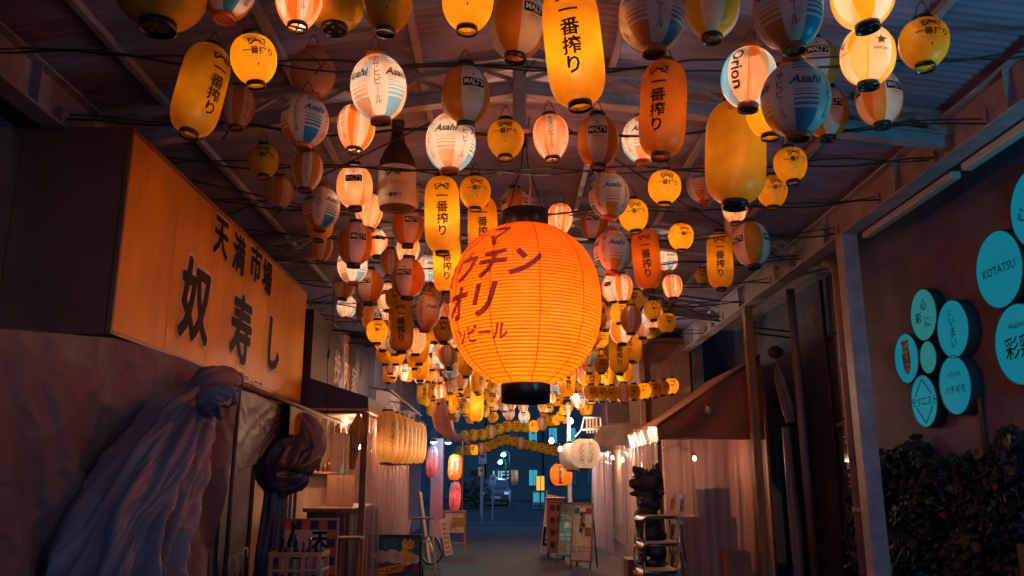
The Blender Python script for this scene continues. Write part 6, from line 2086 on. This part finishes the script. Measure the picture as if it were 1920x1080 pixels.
road_sign(905, 858, 29, .27, .42, signw, 'higher white road sign plate under the end of the garland', bluep)
road_sign(902, 884, 34, .22, .34, mat('glowing_yellow_plate', (.6, .35, .05), .5, emit=(.6, .25, .02), estr=.12), 'yellow road sign plate below the higher white one', bluep)  # faint glow put into the plate's material; it is no lamp
# lit kiosk and vending cabinet
p = at(1013, 906, 40)
t = thing('lit_box_sign', 'yellow lit box sign standing over a teal cabinet at the road edge', 'sign', (p.x, 40, 0))
ly = mat('yellow_lit_panel', (.5, .3, .05), .4, emit=(.8, .36, .03), estr=.5)
m = MB(); m.box((-.22, -.1, p.z - .36), (.22, .1, p.z + .36), bev=.02); m.build('case', dark_iron, t)
for x0, x1 in ((-.19, .0), (.03, .19)):
    m = MB(); m.box((x0, -.112, p.z - .33), (x1, -.101, p.z + .33)); m.build('lit_panel', ly, t)
m = MB(); m.tube([(0, 0, 0), (0, 0, p.z - .36)], .04, 8); m.build('post', dark_iron, t)
t = thing('vending_machine', 'small teal lit vending machine below the yellow box sign', 'vending machine', (p.x - .05, 41, 0))
m = MB(); m.box((-.3, -.25, .02), (.3, .25, .85), bev=.02); m.build('case', mat('teal_case', (.05, .2, .24), .4), t)
m = MB(); m.box((-.26, -.262, .35), (.26, -.251, .8)); m.build('display', litw, t)
m = MB(); m.box((-.2, -.262, .1), (.2, -.251, .22)); m.build('hatch', black_rim, t)
# street lamps
for k, (px, py, d, lab) in enumerate(((944, 853, 52, 'street lamp with a cold teal head across the road, the taller one'), (938, 867, 56, 'street lamp with a cold teal head across the road, the shorter one'))):
    p = at(px, py, d)
    t = thing('street_lamp', lab, 'street lamp', (p.x, d, 0), group='street lamps across the road')
    m = MB(); m.tube([(.4, 0, 0), (.4, 0, p.z + .1), (.2, 0, p.z + .25), (0, 0, p.z + .2)], .05, 8); m.build('pole', dark_iron, t, True)
    m = MB(); m.lathe([(.0, -.12), (.14, -.06), (.16, .02), (.08, .14)], 14); o = m.build('head', mat('cold_lamp_glass', (.6, 1, 1), .3, emit=(.25, .9, 1.0), estr=6), t, True); o.location = (0, 0, p.z)
    lamp('light', (0, -.1, p.z - .25), 26, (.06, .62, .75), .1, t)
# roadside shrub and a little bollard
shm = mat('shrub_leaf', (.04, .06, .045), .5, var=.5, scale=4)
p = at(880, 925, 42)
t = thing('roadside_shrub', 'loose dark roadside shrub beyond the pink lantern', 'shrub', (p.x, 42, 0))
m = MB(); rs = random.Random(8)
for k in range(1500):
    a = rs.uniform(0, 2 * PI); rr2 = rs.random() ** .5; z = rs.uniform(.1, 1.45)
    R_ = (1.1 - .35 * (z - .7) ** 2) * (1 + .25 * math.sin(3 * a + z * 4))
    c = Vector((R_ * rr2 * math.cos(a), .8 * R_ * rr2 * math.sin(a), z + .12 * math.sin(5 * a)))
    Rm = Euler((rs.uniform(0, 6), rs.uniform(0, 6), rs.uniform(0, 6))).to_matrix()
    m.add([c + Rm @ Vector(v) for v in ((-.05, 0, 0), (0, -.1, .01), (.05, 0, 0), (0, .1, .01))], [(0, 1, 2, 3)])
m.build('foliage', shm, t)
for k in range(5):
    m = MB(); m.tube([(0, 0, 0), (.3 * math.cos(k * 1.3), .3 * math.sin(k * 1.3), .6), (.6 * math.cos(k * 1.3), .5 * math.sin(k * 1.3), 1.1)], .02, 5); m.build('stem', stemm, t)
t = thing('bollard', 'slim grey bollard on the road edge beside the parked car', 'bollard', (at(956, 915, 40).x, 40, 0))
m = MB(); m.tube([(0, 0, 0), (0, 0, .95)], .05, 12); m.build('post', grey_al, t, True)
m = MB(); m.lathe([(.055, .8), (.058, .86), (.055, .92)], 12); m.build('band', signw, t)

# curved fish-shaped lantern
t = thing('fish_lantern', 'pink fish-shaped balloon lantern curled nose up among the far lanterns', 'lantern', at(842, 788, 12.6))
path = [(-.10, .34), (-.13, .22), (-.12, .08), (-.08, -.06), (0, -.19), (.1, -.27), (.2, -.30)]
rads = [.03, .11, .15, .155, .11, .06, .03]
f = poly([Vector((x, 0, z)) for x, z in path])
m = MB(); pts, rr3 = [], []
for i in range(25):
    u = i / 24; k = u * 6; j = min(int(k), 5)
    pts.append(f(u)); rr3.append(rads[j] + (rads[j + 1] - rads[j]) * (k - j))
m.tube(pts, rr3, 20); m.build('body', PK_ if False else paper('salmon_paper', (.78, .46, .40), (.8, .45, .35)), t, True)
m = MB(); m.prism([(.16, -.01, -.29), (.33, -.01, -.20), (.30, -.01, -.31), (.36, -.01, -.38)], (0, .02, 0)); m.build('tail_fin', MATS['salmon_paper'], t)
m = MB(); m.prism([(.0, -.16, .12), (.13, -.17, .02), (.10, -.165, -.04), (-.02, -.155, .02)], (0, .012, 0)); m.build('side_fin', YE_, t)
m = MB(); m.lathe([(.0, .02), (.022, .012), (.028, 0), (.0, -.01)], 12, c=(-.16, -.10, .24)); m.build('eye', ink, t, True)
m = MB(); m.tube([(-.1, 0, .36), (-.08, 0, .9)], .004, 5); m.build('hanger', wire_m, t)

# ------------------------------------------------------------------ a label for every paper lantern, from its look and its neighbours
order = sorted(range(len(LANTERNS)), key=lambda i: -LANTERNS[i][5])
used = set(o.get('label') for o in S.objects if o.get('label'))


def st(lit, kk):
    return 'glowing' if lit else 'unlit'


SHORT = {'row': 'pale row lantern', 'pink': 'pink lantern', 'snow': 'white round lantern', 'yaki': 'orange kana lantern', 'orangebox': 'orange white-lettered lantern', 'festival': 'huge festival lantern'}
for i in order:
    o, kk, lit, x, y, wpx = LANTERNS[i]
    if o.get('label'):
        continue
    near = sorted((j for j in range(len(LANTERNS)) if j != i), key=lambda j: math.hypot(LANTERNS[j][3] - x, LANTERNS[j][4] - y) - .25 * LANTERNS[j][5])[:9]
    rel = []
    for j in near:
        _, kj, lj, xj, yj, wj = LANTERNS[j]
        sh = DESC[kj][1] if kj in DESC else SHORT[kj]
        dx, dy = x - xj, y - yj
        if abs(dy) > 1.2 * abs(dx):
            r_ = 'below' if dy > 0 else 'above'
        else:
            r_ = 'beside'
        art = '' if kj in SHORT and kj != 'row' else st(lj, kj) + ' '
        rel.append(f'{r_} the {art}{sh}' if kj == 'festival' else f'{r_} {"an" if (art or sh)[0] in "uo" else "a"} {art}{sh}')
    base = f'{st(lit, kk)} {DESC[kk][0]}'
    cands = [f'{base} {r_}' for r_ in rel[:2]]
    cands += [f'{base} {a} and {b}' for ia, a in enumerate(rel) for b in rel[ia + 1:] if a != b]
    short = f'{st(lit, kk)} {DESC[kk][1]}'
    cands += [f'{short} {a} and {b}' for ia, a in enumerate(rel) for b in rel[ia + 1:] if a != b]
    bay = ['second', 'third', 'fourth', 'fifth', 'sixth', 'seventh'][max(0, min(5, int((o.location.y - 2.45) / 3.65)))]
    relc = [r_.replace(' a ', ' ').replace(' an ', ' ').replace(' the ', ' ') for r_ in rel]
    tier = 'upper' if o.location.z > 3.4 else 'lower'
    cands += [f'{tier} {short} {a} and {b}' for ia, a in enumerate(relc) for b in relc[ia + 1:] if a != b]
    cands += [f'{tier} {short}, {bay} roof bay, {a}' for a in relc]
    for c in cands:
        if c not in used and len(c.replace('-', ' ').split()) <= 16:
            break
    else:
        c = f'{short} among the crowd in the {bay} roof bay'
    used.add(c)
    o['label'] = c
